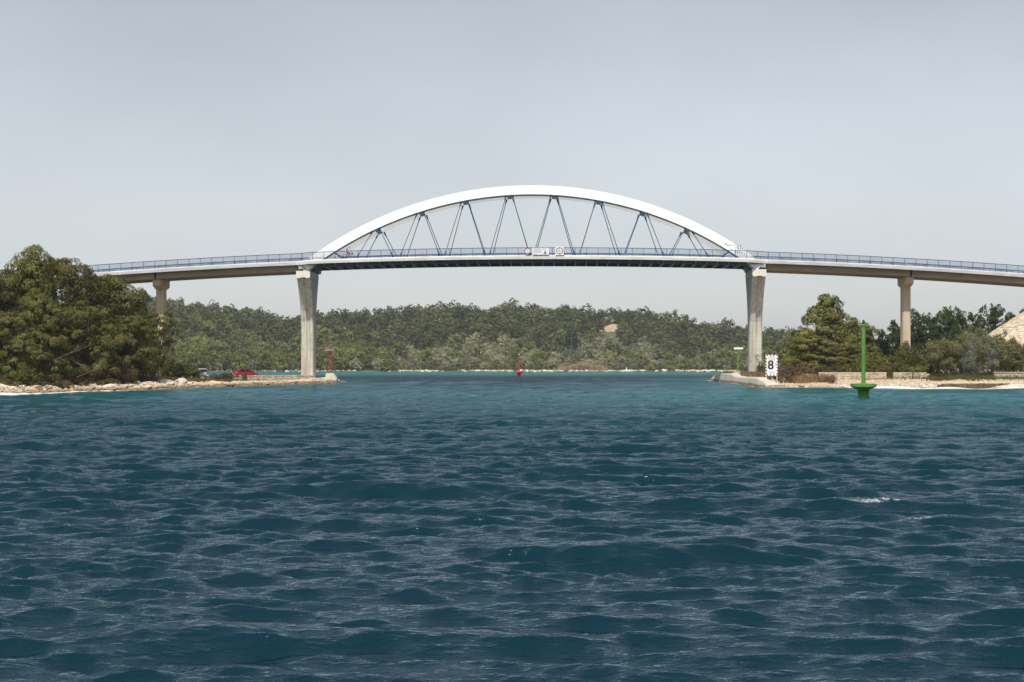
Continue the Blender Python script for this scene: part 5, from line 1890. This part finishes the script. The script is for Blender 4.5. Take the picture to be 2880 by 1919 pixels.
MB().lathe([(0.10, 4.72), (0.13, 4.8), (0.13, 5.15), (0.06, 5.25)], 12, (-0.2, 0, 0)).build('lantern', M['beacon_red'], r)
# green light, right tip
xb = (2077 - VX) * 226 / F
r = empty('harbour_light', (xb, 226.5, 1.28))
tag(r, 'slim green light post with white board on top at the right headland tip', 'beacon')
MB().box(-0.75, 0.15, -0.4, 0.5, -0.6, 0.16).box(-0.45, 0.3, -0.3, 0.4, 0.162, 0.32).build('base_slab', M['seawall'], r)
MB().lathe([(0.115, 0.3), (0.115, 3.55)], 16).build('post', M['beacon_green'], r)
MB().box(-0.62, 0.70, -0.14, 0.14, 3.52, 3.81).build('board', M['sign_white'], r)
MB().lathe([(0.05, 3.81), (0.09, 3.86), (0.09, 4.02), (0.03, 4.1)], 10, (0.02, 0, 0)).build('lantern', M['beacon_green'], r)
# markers on the far shore
D = float(hill_shore(np.array(1762.0))) + 1
x, z = on_hill(1762, D)
r = empty('shore_marker', (x, D, max(z, 0.2)))
tag(r, 'small white stone marker on the far shore', 'marker')
MB().loft([[(-0.9, -0.6, -0.5), (0.9, -0.6, -0.5), (0.9, 0.6, -0.5), (-0.9, 0.6, -0.5)], [(-0.8, -0.5, 0.35), (0.8, -0.5, 0.35), (0.8, 0.5, 0.35), (-0.8, 0.5, 0.35)]]).build('plinth', M['sign_white'], r)
MB().loft([[(-.3, -.3, .35), (.3, -.3, .35), (.3, .3, .35), (-.3, .3, .35)], [(-.22, -.22, 1.9), (.22, -.22, 1.9), (.22, .22, 1.9), (-.22, .22, 1.9)]]).build('pillar', M['sign_white'], r)
D = float(hill_shore(np.array(2038.0))) + 1
x, z = on_hill(2038, D)
r = empty('shore_marker', (x, D, max(z, 0.2)))
tag(r, 'tiny green marker at the far shore beside the right headland', 'marker')
MB().lathe([(0.5, -.4), (0.5, .4), (0.22, .5), (0.22, 2.2), (0.4, 2.3), (0.05, 2.9)], 12).build('post', M['beacon_green'], r)


# ------------------------------------------------------------------ signs
def text_mb(txt, size, x, z, y, mb, align='CENTER', sx=1.0, bold=0.0):
    cu = bpy.data.curves.new('t', 'FONT')
    cu.body = txt; cu.size = size; cu.align_x = align; cu.align_y = 'CENTER'; cu.extrude = 0.003; cu.offset = bold; cu.resolution_u = 3
    o = bpy.data.objects.new('t', cu); COL.objects.link(o)
    dg = bpy.context.evaluated_depsgraph_get()
    me = o.evaluated_get(dg).to_mesh()
    vs = [(x + v.co.x * sx, y - v.co.z, z + v.co.y) for v in me.vertices]
    fs = [list(p.vertices) for p in me.polygons]
    o.evaluated_get(dg).to_mesh_clear()
    bpy.data.objects.remove(o); bpy.data.curves.remove(cu)
    mb.add(vs, fs)
    return mb


def ring_mb(mb, r0, r1, x, z, y, n=40, t=0.006):
    vs, fs = [], []
    for k in range(n):
        a = 2 * math.pi * k / n
        for rr in (r0, r1):
            for yy_ in (y, y - t):
                vs.append((x + rr * math.cos(a), yy_, z + rr * math.sin(a)))
    for k in range(n):
        a, b = 4 * k, 4 * ((k + 1) % n)
        fs += [[a + 1, a + 3, b + 3, b + 1], [a, b, b + 2, a + 2], [a + 2, b + 2, b + 3, a + 3], [a, a + 1, b + 1, b]]
    return mb.add(vs, fs)


def disc_mb(mb, r_, x, z, y0, y1, n=40):
    return mb.loft([[(x + r_ * math.cos(2 * math.pi * k / n), y, z + r_ * math.sin(2 * math.pi * k / n)) for k in range(n)] for y in (y0, y1)])


SY = 227.9


def sign_at(name, px, py, label):
    X, Y, Z = P(px, py, SY)
    r = empty(name, (X, Y, Z))
    tag(r, label, 'sign', 'clearance signs on the bridge railing')
    return r


def arrows(mb, r_, y):
    for s in (-1, 1):
        mb.add([(-0.11 * r_ / .5, y, s * r_ * 0.80), (0.11 * r_ / .5, y, s * r_ * 0.80), (0, y, s * r_ * 0.60), (-0.11 * r_ / .5, y - .005, s * r_ * 0.80), (0.11 * r_ / .5, y - .005, s * r_ * 0.80), (0, y - .005, s * r_ * 0.60)], [[0, 1, 2], [3, 5, 4], [0, 3, 4, 1], [1, 4, 5, 2], [2, 5, 3, 0]])
    return mb


r = sign_at('clearance_sign', 1573.6, 705.8, 'square white sign with red ring reading 16,5 m on the bridge rail')
MB().box(-0.61, 0.61, 0, 0.04, -0.62, 0.62).build('board', M['sign_white'], r)
ring_mb(MB(), 0.41, 0.50, 0, 0, -0.004).build('ring', M['sign_maroon'], r)
mb = arrows(MB(), 0.46, -0.004)
text_mb('16', 0.40, -0.13, 0.0, -0.005, mb); text_mb(',5m', 0.19, 0.21, -0.06, -0.005, mb)
tag(mb.build('lettering', M['sign_black'], r), kind='stuff')
r = sign_at('clearance_sign', 1483.8, 706, 'round red-rimmed clearance sign, leftmost of the three on the bridge rail')
disc_mb(MB(), 0.43, 0, 0, 0.0, 0.04).build('disc', M['sign_white'], r)
ring_mb(MB(), 0.35, 0.44, 0, 0, -0.004).build('ring', M['sign_red'], r)
mb = arrows(MB(), 0.36, -0.004)
text_mb('16', 0.24, -0.08, 0.0, -0.005, mb); text_mb(',5m', 0.12, 0.13, -0.04, -0.005, mb)
tag(mb.build('lettering', M['sign_black'], r), kind='stuff')
r = sign_at('clearance_sign', 1520.5, 707, 'wide white warning board with sailing boat picture on the bridge rail')
MB().box(-1.2, 1.2, 0, 0.04, -0.49, 0.49).build('board', M['sign_white'], r)
mb = MB()
text_mb('UPOZORENJE NA', 0.155, -0.47, 0.33, -0.005, mb); text_mb('VISINU MOSTA', 0.155, -0.47, 0.13, -0.005, mb)
text_mb('WARNING HEIGHT', 0.14, -0.47, -0.16, -0.005, mb); text_mb('16,5 m', 0.12, -0.47, -0.36, -0.005, mb)
mb.box(-1.12, 0.24, -0.009, -0.003, -0.02, 0.0)
tag(mb.build('lettering', M['sign_black'], r), kind='stuff')
mb = MB()
for s in (-1, 1): mb.box(0.58 + s * 0.2 - .02, 0.58 + s * 0.2 + .02, -0.009, -0.003, 0.16, 0.42)
mb.box(0.38, 0.78, -0.009, -0.003, 0.30, 0.335)
mb.build('bridge_symbol', M['sign_black'], r)
mb = MB()
mb.add([(0.50, -.006, -.30), (0.60, -.006, -.30), (0.60, -.006, 0.10)], [[0, 1, 2]]).add([(0.62, -.006, -.30), (0.86, -.006, -.30), (0.62, -.006, 0.14)], [[0, 1, 2]])
mb.add([(0.38, -.006, -.34), (0.90, -.006, -.34), (0.86, -.006, -.42), (0.44, -.006, -.42)], [[0, 1, 2, 3]])
mb.build('boat_symbol', M['sign_black'], r)

# speed limit board
X, Y, Z = P(2170.6, 1072, 178)
zg = gz(1, X, 178)
r = empty('speed_sign', (X, 178, zg))
tag(r, 'tall white speed sign with large 8 and dark striped border on the right beach', 'sign')
zb = CAM_H - (1057.8 - HY) * 178 / F - zg
zt = CAM_H - (998.2 - HY) * 178 / F - zg
hw = 0.70
MB().box(-hw, hw, 0, 0.05, zb, zt).build('board', M['sign_white'], r)
MB().box(-hw - .02, hw + .02, 0.004, 0.046, zt, zt + 0.015).build('board_edge', M['sign_bright_red'], r)
for s in (-1, 1):
    MB().box(s * 0.60 - 0.055, s * 0.60 + 0.055, 0.052, 0.16, -0.3, zt - 0.1).build('post', M['galv'], r)
H = zt - zb
bw = 0.15
k = 0
for side in (-1, 1):            # slanting stripes down both edges
    n_ = 6
    for i in range(n_):
        z0 = zt - 0.30 - i * (H - 0.42) / n_ * 1.02
        x0, x1 = side * hw, side * (hw - bw)
        xl, xr_ = min(x0, x1), max(x0, x1)
        MB().loft([[(xl, -.004, z0), (xr_, -.004, z0 - 0.12), (xr_, -.004, z0 - 0.30), (xl, -.004, z0 - 0.18)], [(xl, -.0005, z0), (xr_, -.0005, z0 - 0.12), (xr_, -.0005, z0 - 0.30), (xl, -.0005, z0 - 0.18)]]).build('stripe', M['sign_maroon'], r)
for zz in (zt - bw - 0.01, zb + 0.01):
    for i in range(4):
        x0 = -hw + 0.06 + i * 0.375
        pts = [(x0, zz + bw), (x0 + 0.15, zz + bw), (min(x0 + 0.26, hw), zz), (x0 + 0.09, zz)]
        MB().loft([[(q[0], -.004, q[1]) for q in pts], [(q[0], -.0005, q[1]) for q in pts]]).build('stripe', M['sign_maroon'], r)
mb = MB()
text_mb('8', 1.42, -0.12, zb + H * 0.50, -0.006, mb, sx=0.98, bold=0.035)
mb.build('numeral', M['sign_black'], r)
mb = MB()
text_mb('VOZI POLAKO', 0.125, 0.02, zt - 0.50, -0.006, mb); text_mb('WARNING', 0.125, 0.02, zb + 0.47, -0.006, mb); text_mb('SPEED LIMIT', 0.125, 0.02, zb + 0.31, -0.006, mb)
text_mb('ČV', 0.11, 0.42, zb + H * 0.59, -0.006, mb); text_mb('KN', 0.11, 0.42, zb + H * 0.49, -0.006, mb); mb.box(0.32, 0.52, -0.009, -0.003, zb + H * 0.535, zb + H * 0.54)
tag(mb.build('lettering', M['sign_black'], r), kind='stuff')
mb = text_mb('UPOZORENJE', 0.125, 0.02, zt - 0.33, -0.006, MB())
tag(mb.build('lettering', M['sign_red'], r), kind='stuff')


# ------------------------------------------------------------------ parked cars
def car(name, loc, rz, paint, label, hatch):
    """origin on the ground at the centre, nose towards +x"""
    r = empty(name, loc, rz)
    tag(r, label, 'car')
    L, Wd = (4.1, 1.68) if not hatch else (4.0, 1.70)
    def sec(x, w, z0, z1, tum):
        h = w / 2
        return [(x, -h * 0.92, z0), (x, h * 0.92, z0), (x, h, z0 + 0.16), (x, h, z0 + (z1 - z0) * 0.62), (x, h * tum, z1), (x, -h * tum, z1), (x, -h, z0 + (z1 - z0) * 0.62), (x, -h, z0 + 0.16)]
    e = L / 2
    body = [sec(-e, Wd * 0.82, 0.36, 0.80, 0.95), sec(-e + 0.10, Wd * 0.94, 0.26, 0.93, 0.93), sec(-e + 0.5, Wd, 0.22, 0.95, 0.93), sec(-0.2, Wd, 0.22, 0.93, 0.93), sec(0.75, Wd, 0.22, 0.91, 0.93), sec(e - 0.5, Wd * 0.97, 0.22, 0.80, 0.92), sec(e - 0.1, Wd * 0.88, 0.28, 0.70, 0.92), sec(e, Wd * 0.72, 0.36, 0.60, 0.92)]
    MB().loft(body).build('body', paint, r, True)
    rb, rf = (-e + 0.12, 0.85) if hatch else (-e + 0.35, 0.95)
    rt0, rt1 = (-e + 0.42, 0.25) if hatch else (-e + 1.05, 0.25)
    gl = lambda x, w, z: [(x, -w / 2, z), (x, w / 2, z)]
    z0, z1 = 0.92, 1.40
    w0, w1 = Wd * 0.91, Wd * 0.74
    rings = [[(rb, -w0 / 2, z0), (rf, -w0 / 2, z0), (rf, w0 / 2, z0), (rb, w0 / 2, z0)], [(rt0, -w1 / 2, z1), (rt1, -w1 / 2, z1), (rt1, w1 / 2, z1), (rt0, w1 / 2, z1)]]
    MB().loft(rings).build('windows', M['glass_dark'], r)
    MB().loft([[(rt0 - .08, -w1 / 2 - .02, z1 - .03), (rt1 + .10, -w1 / 2 - .02, z1 - .03), (rt1 + .10, w1 / 2 + .02, z1 - .03), (rt0 - .08, w1 / 2 + .02, z1 - .03)], [(rt0 + .05, -w1 / 2 + .06, z1 + .06), (rt1 - .05, -w1 / 2 + .06, z1 + .06), (rt1 - .05, w1 / 2 - .06, z1 + .06), (rt0 + .05, w1 / 2 - .06, z1 + .06)]]).build('roof', paint, r)
    for s in (-1, 1):
        def pt(x, f):     # on the slanted side, f=0 sill, 1 roof
            return Vector((x, s * ((w0 / 2) * (1 - f) + (w1 / 2) * f + 0.012), z0 * (1 - f) + z1 * f))
        for (xa, xb_) in ((rb, rt0), (rf, rt1), ((rb + rf) / 2, (rt0 + rt1) / 2 + 0.03)):
            MB().bar(pt(xa, 0), pt(xb_, 1), 0.10, 0.03, up=(0, 1, 0)).build('pillar', paint, r)
        for fx in (-e + 0.78, e - 0.78):
            w_ = MB().lathe([(0.18, -0.10), (0.29, -0.10), (0.31, -0.06), (0.31, 0.06), (0.29, 0.10), (0.18, 0.10)], 20)
            w_.v = [(fx + v[0], s * (Wd / 2 - 0.10) + v[2], 0.31 + v[1]) for v in w_.v]
            wo = w_.build('wheel', M['rubber'], r)
            h_ = MB().lathe([(0.02, 0.085), (0.19, 0.085), (0.19, 0.11), (0.03, 0.12)], 14)
            h_.v = [(fx + v[0], s * (Wd / 2 - 0.10) + s * v[2], 0.31 + v[1]) for v in h_.v]
            h_.build('rim', M['galv'], wo)
        MB().box(-e - 0.012, -e + 0.16, s * 0.62 - 0.12, s * 0.62 + 0.12, 0.66, 0.80 if not hatch else 0.92).build('tail_light', M['lens_red'], r)
        MB().box(e - 0.14, e + 0.005, s * 0.52 - 0.14, s * 0.52 + 0.14, 0.54, 0.66).build('headlight', M['fluo'], r)
        MB().box(0.72, 0.86, s * (Wd / 2 + 0.10) - 0.09, s * (Wd / 2 + 0.10) + 0.09, 0.94, 1.06).build('mirror', M['cloth_dark'], r)
    MB().box(-e - 0.02, -e + 0.02, -0.26, 0.26, 0.56, 0.67).build('number_plate', M['sign_white'], r)
    MB().box(-e - 0.03, -e + 0.12, -0.74, 0.74, 0.36, 0.50).build('rear_bumper', paint, r)
    return r


x = (690 - VX) * 238 / F
car('parked_car', (x, 238, gz(-1, x, 238)), R(38), M['car_red'], 'red hatchback parked behind the quay wall left of the main pier', False)
x = (556 - VX) * 236 / F
car('parked_car', (x, 236, gz(-1, x, 236)), R(130), M['car_silver'], 'silver estate car half hidden by bushes behind the quay wall', True)


# ------------------------------------------------------------------ cyclist on the bridge
def skin_mesh(name, verts, edges, radii, levels=2):
    me = bpy.data.meshes.new(name)
    me.from_pydata(verts, edges, [])
    o = bpy.data.objects.new(name, me); COL.objects.link(o)
    o.modifiers.new('skin', 'SKIN')
    if not me.skin_vertices: 
        bm = bmesh.new(); bm.from_mesh(me); bm.verts.layers.skin.verify(); bm.to_mesh(me); bm.free()
    for k, rr in enumerate(radii):
        me.skin_vertices[0].data[k].radius = (rr, rr)
    me.skin_vertices[0].data[0].use_root = True
    ss = o.modifiers.new('sub', 'SUBSURF'); ss.levels = levels; ss.render_levels = levels
    dg = bpy.context.evaluated_depsgraph_get()
    out = bpy.data.meshes.new_from_object(o.evaluated_get(dg))
    bpy.data.objects.remove(o)
    for p in out.polygons: p.use_smooth = True
    return out


bx = (981 - VX) * 229.2 / F
bz = zdeck(bx) - 0.03
# bicycle, heading +x
bk = empty('bicycle', (bx, 229.2, bz))
tag(bk, 'bicycle ridden along the bridge footway near the left arch foot', 'bicycle')
RW = 0.335
for wx in (-0.53, 0.53):
    n1, n2 = 28, 6
    vs, fs = [], []
    for i in range(n1):
        a = 2 * math.pi * i / n1
        for j in range(n2):
            b = 2 * math.pi * j / n2
            rr = RW - 0.025 + 0.028 * math.cos(b)
            vs.append((wx + rr * math.cos(a), 0.028 * math.sin(b), RW + rr * math.sin(a)))
    for i in range(n1):
        for j in range(n2):
            fs.append([i * n2 + j, i * n2 + (j + 1) % n2, ((i + 1) % n1) * n2 + (j + 1) % n2, ((i + 1) % n1) * n2 + j])
    w = MB().add(vs, fs).build('wheel', M['rubber'], bk, True)
    mb = MB()
    for k in range(14):
        a = 2 * math.pi * k / 14
        mb.tube([(wx, 0.02 * (-1) ** k, RW), (wx + 0.30 * math.cos(a), 0, RW + 0.30 * math.sin(a))], 0.0035, 4)
    tag(mb.build('spokes', M['galv'], w), kind='stuff')
BB, HD, ST = (-0.08, 0, 0.29), (0.38, 0, 0.78), (-0.24, 0, 0.80)
mb = MB()
for a, b in ((BB, (0.36, 0, 0.66)), ((-0.20, 0, 0.72), HD), (BB, ST), ((0.35, 0, 0.62), (0.42, 0, 0.93)), ((0.37, 0, 0.64), (0.53, 0.05, RW)), ((0.37, 0, 0.64), (0.53, -0.05, RW)), (BB, (-0.53, 0.05, RW)), (BB, (-0.53, -0.05, RW)), ((-0.21, 0, 0.70), (-0.53, 0.05, RW)), ((-0.21, 0, 0.70), (-0.53, -0.05, RW))):
    mb.tube([a, b], 0.02, 6)
mb.build('frame', M['cloth_red'], bk)
MB().tube([(0.46, 0.28, 0.98), (0.45, 0.12, 0.97), (0.42, 0, 0.95), (0.45, -0.12, 0.97), (0.46, -0.28, 0.98)], 0.016, 6).build('handlebar', M['lamp_dark'], bk)
MB().loft([[(-0.38, -.07, .80), (-0.38, .07, .80), (-0.38, .07, .86), (-0.38, -.07, .86)], [(-0.10, -.02, .81), (-0.10, .02, .81), (-0.10, .02, .85), (-0.10, -.02, .85)]]).build('saddle', M['lamp_dark'], bk)
mb = MB().tube([(BB[0], -0.09, BB[2]), (BB[0] + 0.10, -0.09, BB[2] - 0.13)], 0.014, 5).tube([(BB[0], 0.09, BB[2]), (BB[0] - 0.10, 0.09, BB[2] + 0.13)], 0.014, 5).tube([(BB[0], -0.09, BB[2]), (BB[0], 0.09, BB[2])], 0.02, 6)
mb.box(BB[0] + 0.04, BB[0] + 0.16, -0.20, -0.10, BB[2] - 0.15, BB[2] - 0.12).box(BB[0] - 0.16, BB[0] - 0.04, 0.10, 0.20, BB[2] + 0.12, BB[2] + 0.15)
mb.build('cranks', M['lamp_dark'], bk)
MB().box(0.44, 0.60, -0.14, 0.14, 0.70, 0.90).build('handlebar_bag', M['cloth_dark'], bk)
# rider
V_, E_, R_ = [], [], []


def J(p, r_, par=None):
    V_.append(p); R_.append(r_)
    if par is not None: E_.append((par, len(V_) - 1))
    return len(V_) - 1


pel = J((-0.22, 0, 0.98), 0.15)
wst = J((-0.14, 0, 1.14), 0.135, pel)
chs = J((-0.02, 0, 1.34), 0.155, wst)
nck = J((0.06, 0, 1.50), 0.06, chs)
hd0 = J((0.09, 0, 1.58), 0.085, nck)
hd1 = J((0.11, 0, 1.68), 0.10, hd0)
hd2 = J((0.11, 0, 1.75), 0.06, hd1)
nos = J((0.20, 0, 1.64), 0.03, hd0)
for s in (-1, 1):
    sh = J((0.0, s * 0.19, 1.42), 0.065, chs)
    el = J((0.20, s * 0.24, 1.20), 0.046, sh)
    wr = J((0.41, s * 0.24, 1.02), 0.032, el)
    pa = J((0.455, s * 0.24, 0.995), 0.036, wr)
    for q in range(4):
        f1 = J((0.49, s * (0.205 + 0.022 * q), 0.985), 0.010, pa)
        f2 = J((0.495, s * (0.205 + 0.022 * q), 0.955), 0.009, f1)
    th = J((0.465, s * 0.20, 0.965), 0.011, pa)
    hp_ = J((-0.18, s * 0.10, 0.93), 0.10, pel)
    if s < 0:
        kn, an, to = (0.19, s * 0.12, 0.62), (0.02, s * 0.14, 0.24), (0.15, s * 0.15, 0.19)
    else:
        kn, an, to = (0.22, s * 0.12, 0.86), (-0.14, s * 0.14, 0.52), (-0.01, s * 0.15, 0.46)
    k_ = J(kn, 0.062, hp_); a_ = J(an, 0.042, k_); t_ = J(to, 0.036, a_)
me = skin_mesh('person', V_, E_, R_)
for m_ in ('skin', 'cloth_white', 'cloth_red', 'hair', 'lamp_dark'): me.materials.append(M[m_])
for p in me.polygons:
    c = p.center
    if c.z > 1.62 and (c.x < 0.16 or c.z > 1.70): p.material_index = 3
    elif c.z > 1.02 and c.z < 1.50 and not (c.x > 0.22 and abs(c.y) > 0.18): p.material_index = 1
    elif c.z > 0.55 and c.x < 0.16 and abs(c.y) < 0.26 and not c.z > 1.02: p.material_index = 2
    elif (c.z < 0.24 and c.y < 0) or (c.z < 0.53 and c.y > 0): p.material_index = 4
pr_ = bpy.data.objects.new('person', me); COL.objects.link(pr_)
pr_.location = (bx, 229.2, bz)
tag(pr_, 'person in white top and red shorts cycling on the bridge', 'person')
MB().loft([[(-0.30, -.13, 1.20), (-0.16, -.13, 1.16), (-0.16, .13, 1.16), (-0.30, .13, 1.20)], [(-0.34, -.15, 1.36), (-0.16, -.15, 1.34), (-0.16, .15, 1.34), (-0.34, .15, 1.36)], [(-0.26, -.11, 1.54), (-0.10, -.11, 1.50), (-0.10, .11, 1.50), (-0.26, .11, 1.54)]]).build('backpack', M['cloth_dark'], pr_)

# ------------------------------------------------------------------ dead branches and a stray buoy on the left shore
def dead_branch(loc, rz, seed, label, L=4.5):
    g = random.Random(seed)
    r = empty('dead_branch', loc, rz)
    tag(r, label, 'branch', 'bleached dead branches on the left shore')
    mb = MB()

    def grow(p, d, ln, rad, depth):
        q = p + d * ln * 0.5 + Vector((g.uniform(-.1, .1), g.uniform(-.1, .1), g.uniform(-.1, .1))) * ln * 0.4
        e = p + d * ln
        mb.tube([p, q, e], [rad, rad * 0.75, rad * 0.5], 5)
        if depth:
            for _ in range(3 if depth > 1 else 2):
                f = g.uniform(0.35, 1.0)
                nd = (d + Vector((g.uniform(-.6, .6), g.uniform(-.6, .6), g.uniform(-.35, .6)))).normalized()
                grow(p + (e - p) * f, nd, ln * g.uniform(0.4, 0.65), rad * 0.5, depth - 1)
    grow(Vector((0, 0, 0)), Vector((1, 0, 0.42)).normalized(), L, 0.035, 3)
    mb.build('bough', M['dead_twig'], r)
    return r


for (px, py, D, rz, sd, L, lab) in ((150, 1015, 139, 0.1, 1, 2.6, 'largest bleached dead bough leaning up right under the left pines'), (235, 1030, 144, 2.6, 2, 2.0, 'dead bough leaning left above the brown scrub on the left shore'), (215, 1062, 141, -0.1, 3, 2.4, 'dead twigs lying near the rocks by the orange buoy')):
    dead_branch(P(px, py, D), rz, sd, lab, L)
M['orange'] = mat_basic('orange_plastic', (0.62, 0.24, 0.03), (0.70, 0.30, 0.05), 3, 0.5)
X, Y, Z = P(202, 1063, 137)
bo = empty('stray_buoy', (X, 137, gz(-1, X, 137)))
tag(bo, 'small orange plastic buoy washed up on the left rocks', 'buoy')
MB().lathe([(0.05, 0.0), (0.2, 0.08), (0.26, 0.22), (0.2, 0.38), (0.07, 0.45), (0.07, 0.52)], 16).build('float', M['orange'], bo, True)
MB().tube([(-.06, 0, .50), (-.07, 0, .58), (0, 0, .62), (.07, 0, .58), (.06, 0, .50)], 0.02, 6).build('eye', M['orange'], bo)

# ------------------------------------------------------------------ smoke and haze
def volume_box(name, x0, x1, y0, y1, z0, z1, color, density, label, noise=False):
    o = MB().box(x0, x1, y0, y1, z0, z1).build(name, None)
    m = bpy.data.materials.new(name); m.use_nodes = True
    t = m.node_tree; t.nodes.clear()
    out = t.nodes.new('ShaderNodeOutputMaterial')
    v = t.nodes.new('ShaderNodeVolumePrincipled')
    v.inputs['Color'].default_value = (*color, 1)
    v.inputs['Density'].default_value = density
    v.inputs['Anisotropy'].default_value = 0.0
    t.links.new(v.outputs[0], out.inputs['Volume'])
    o.data.materials.append(m)
    tag(o, label, 'haze', kind='stuff')
    return o


def smoke_column():
    X0_, Y0_ = (2752 - VX) * 180.5 / F, 180.5
    o = MB().box(X0_ - 2.6, X0_ + 2.9, Y0_ - 1.4, Y0_ + 1.4, 0.9, 6.6).build('smoke', None)
    m = bpy.data.materials.new('smoke'); m.use_nodes = True
    t = m.node_tree; t.nodes.clear()
    out = t.nodes.new('ShaderNodeOutputMaterial')
    v = t.nodes.new('ShaderNodeVolumePrincipled')
    v.inputs['Color'].default_value = (0.72, 0.78, 0.88, 1)
    tc_ = t.nodes.new('ShaderNodeTexCoord')
    n = noise_node(t, 2.6, 3, 0.55, vec=tc_.outputs['Generated'], stretch=(1.0, 0.6, 0.8))
    r_ = ramp(t, [(0.42, 0.0), (0.75, 1.0)])
    t.links.new(n.outputs[0], r_.inputs[0])
    # fades out towards the sides of its column
    mp_ = t.nodes.new('ShaderNodeMapping'); mp_.inputs['Location'].default_value = (-1, -1, -1); mp_.inputs['Scale'].default_value = (2, 2, 2)
    t.links.new(tc_.outputs['Generated'], mp_.inputs[0])
    gr = t.nodes.new('ShaderNodeTexGradient'); gr.gradient_type = 'SPHERICAL'
    t.links.new(mp_.outputs[0], gr.inputs[0])
    mm = t.nodes.new('ShaderNodeMath'); mm.operation = 'MULTIPLY'
    t.links.new(r_.outputs[0], mm.inputs[0]); t.links.new(gr.outputs['Fac'], mm.inputs[1])
    m2 = t.nodes.new('ShaderNodeMath'); m2.operation = 'MULTIPLY'; m2.inputs[1].default_value = 0.5
    t.links.new(mm.outputs[0], m2.inputs[0]); t.links.new(m2.outputs[0], v.inputs['Density'])
    t.links.new(v.outputs[0], out.inputs['Volume'])
    o.data.materials.append(m)
    tag(o, 'thin bluish smoke drifting up in front of the olive trees at right', 'smoke', kind='stuff')


smoke_column()
haze = volume_box('haze', -3600, 3600, -1000, 2700, -40, 66, (0.80, 0.88, 1.0), 0.00010, 'thin pale air between the camera and the far hill')
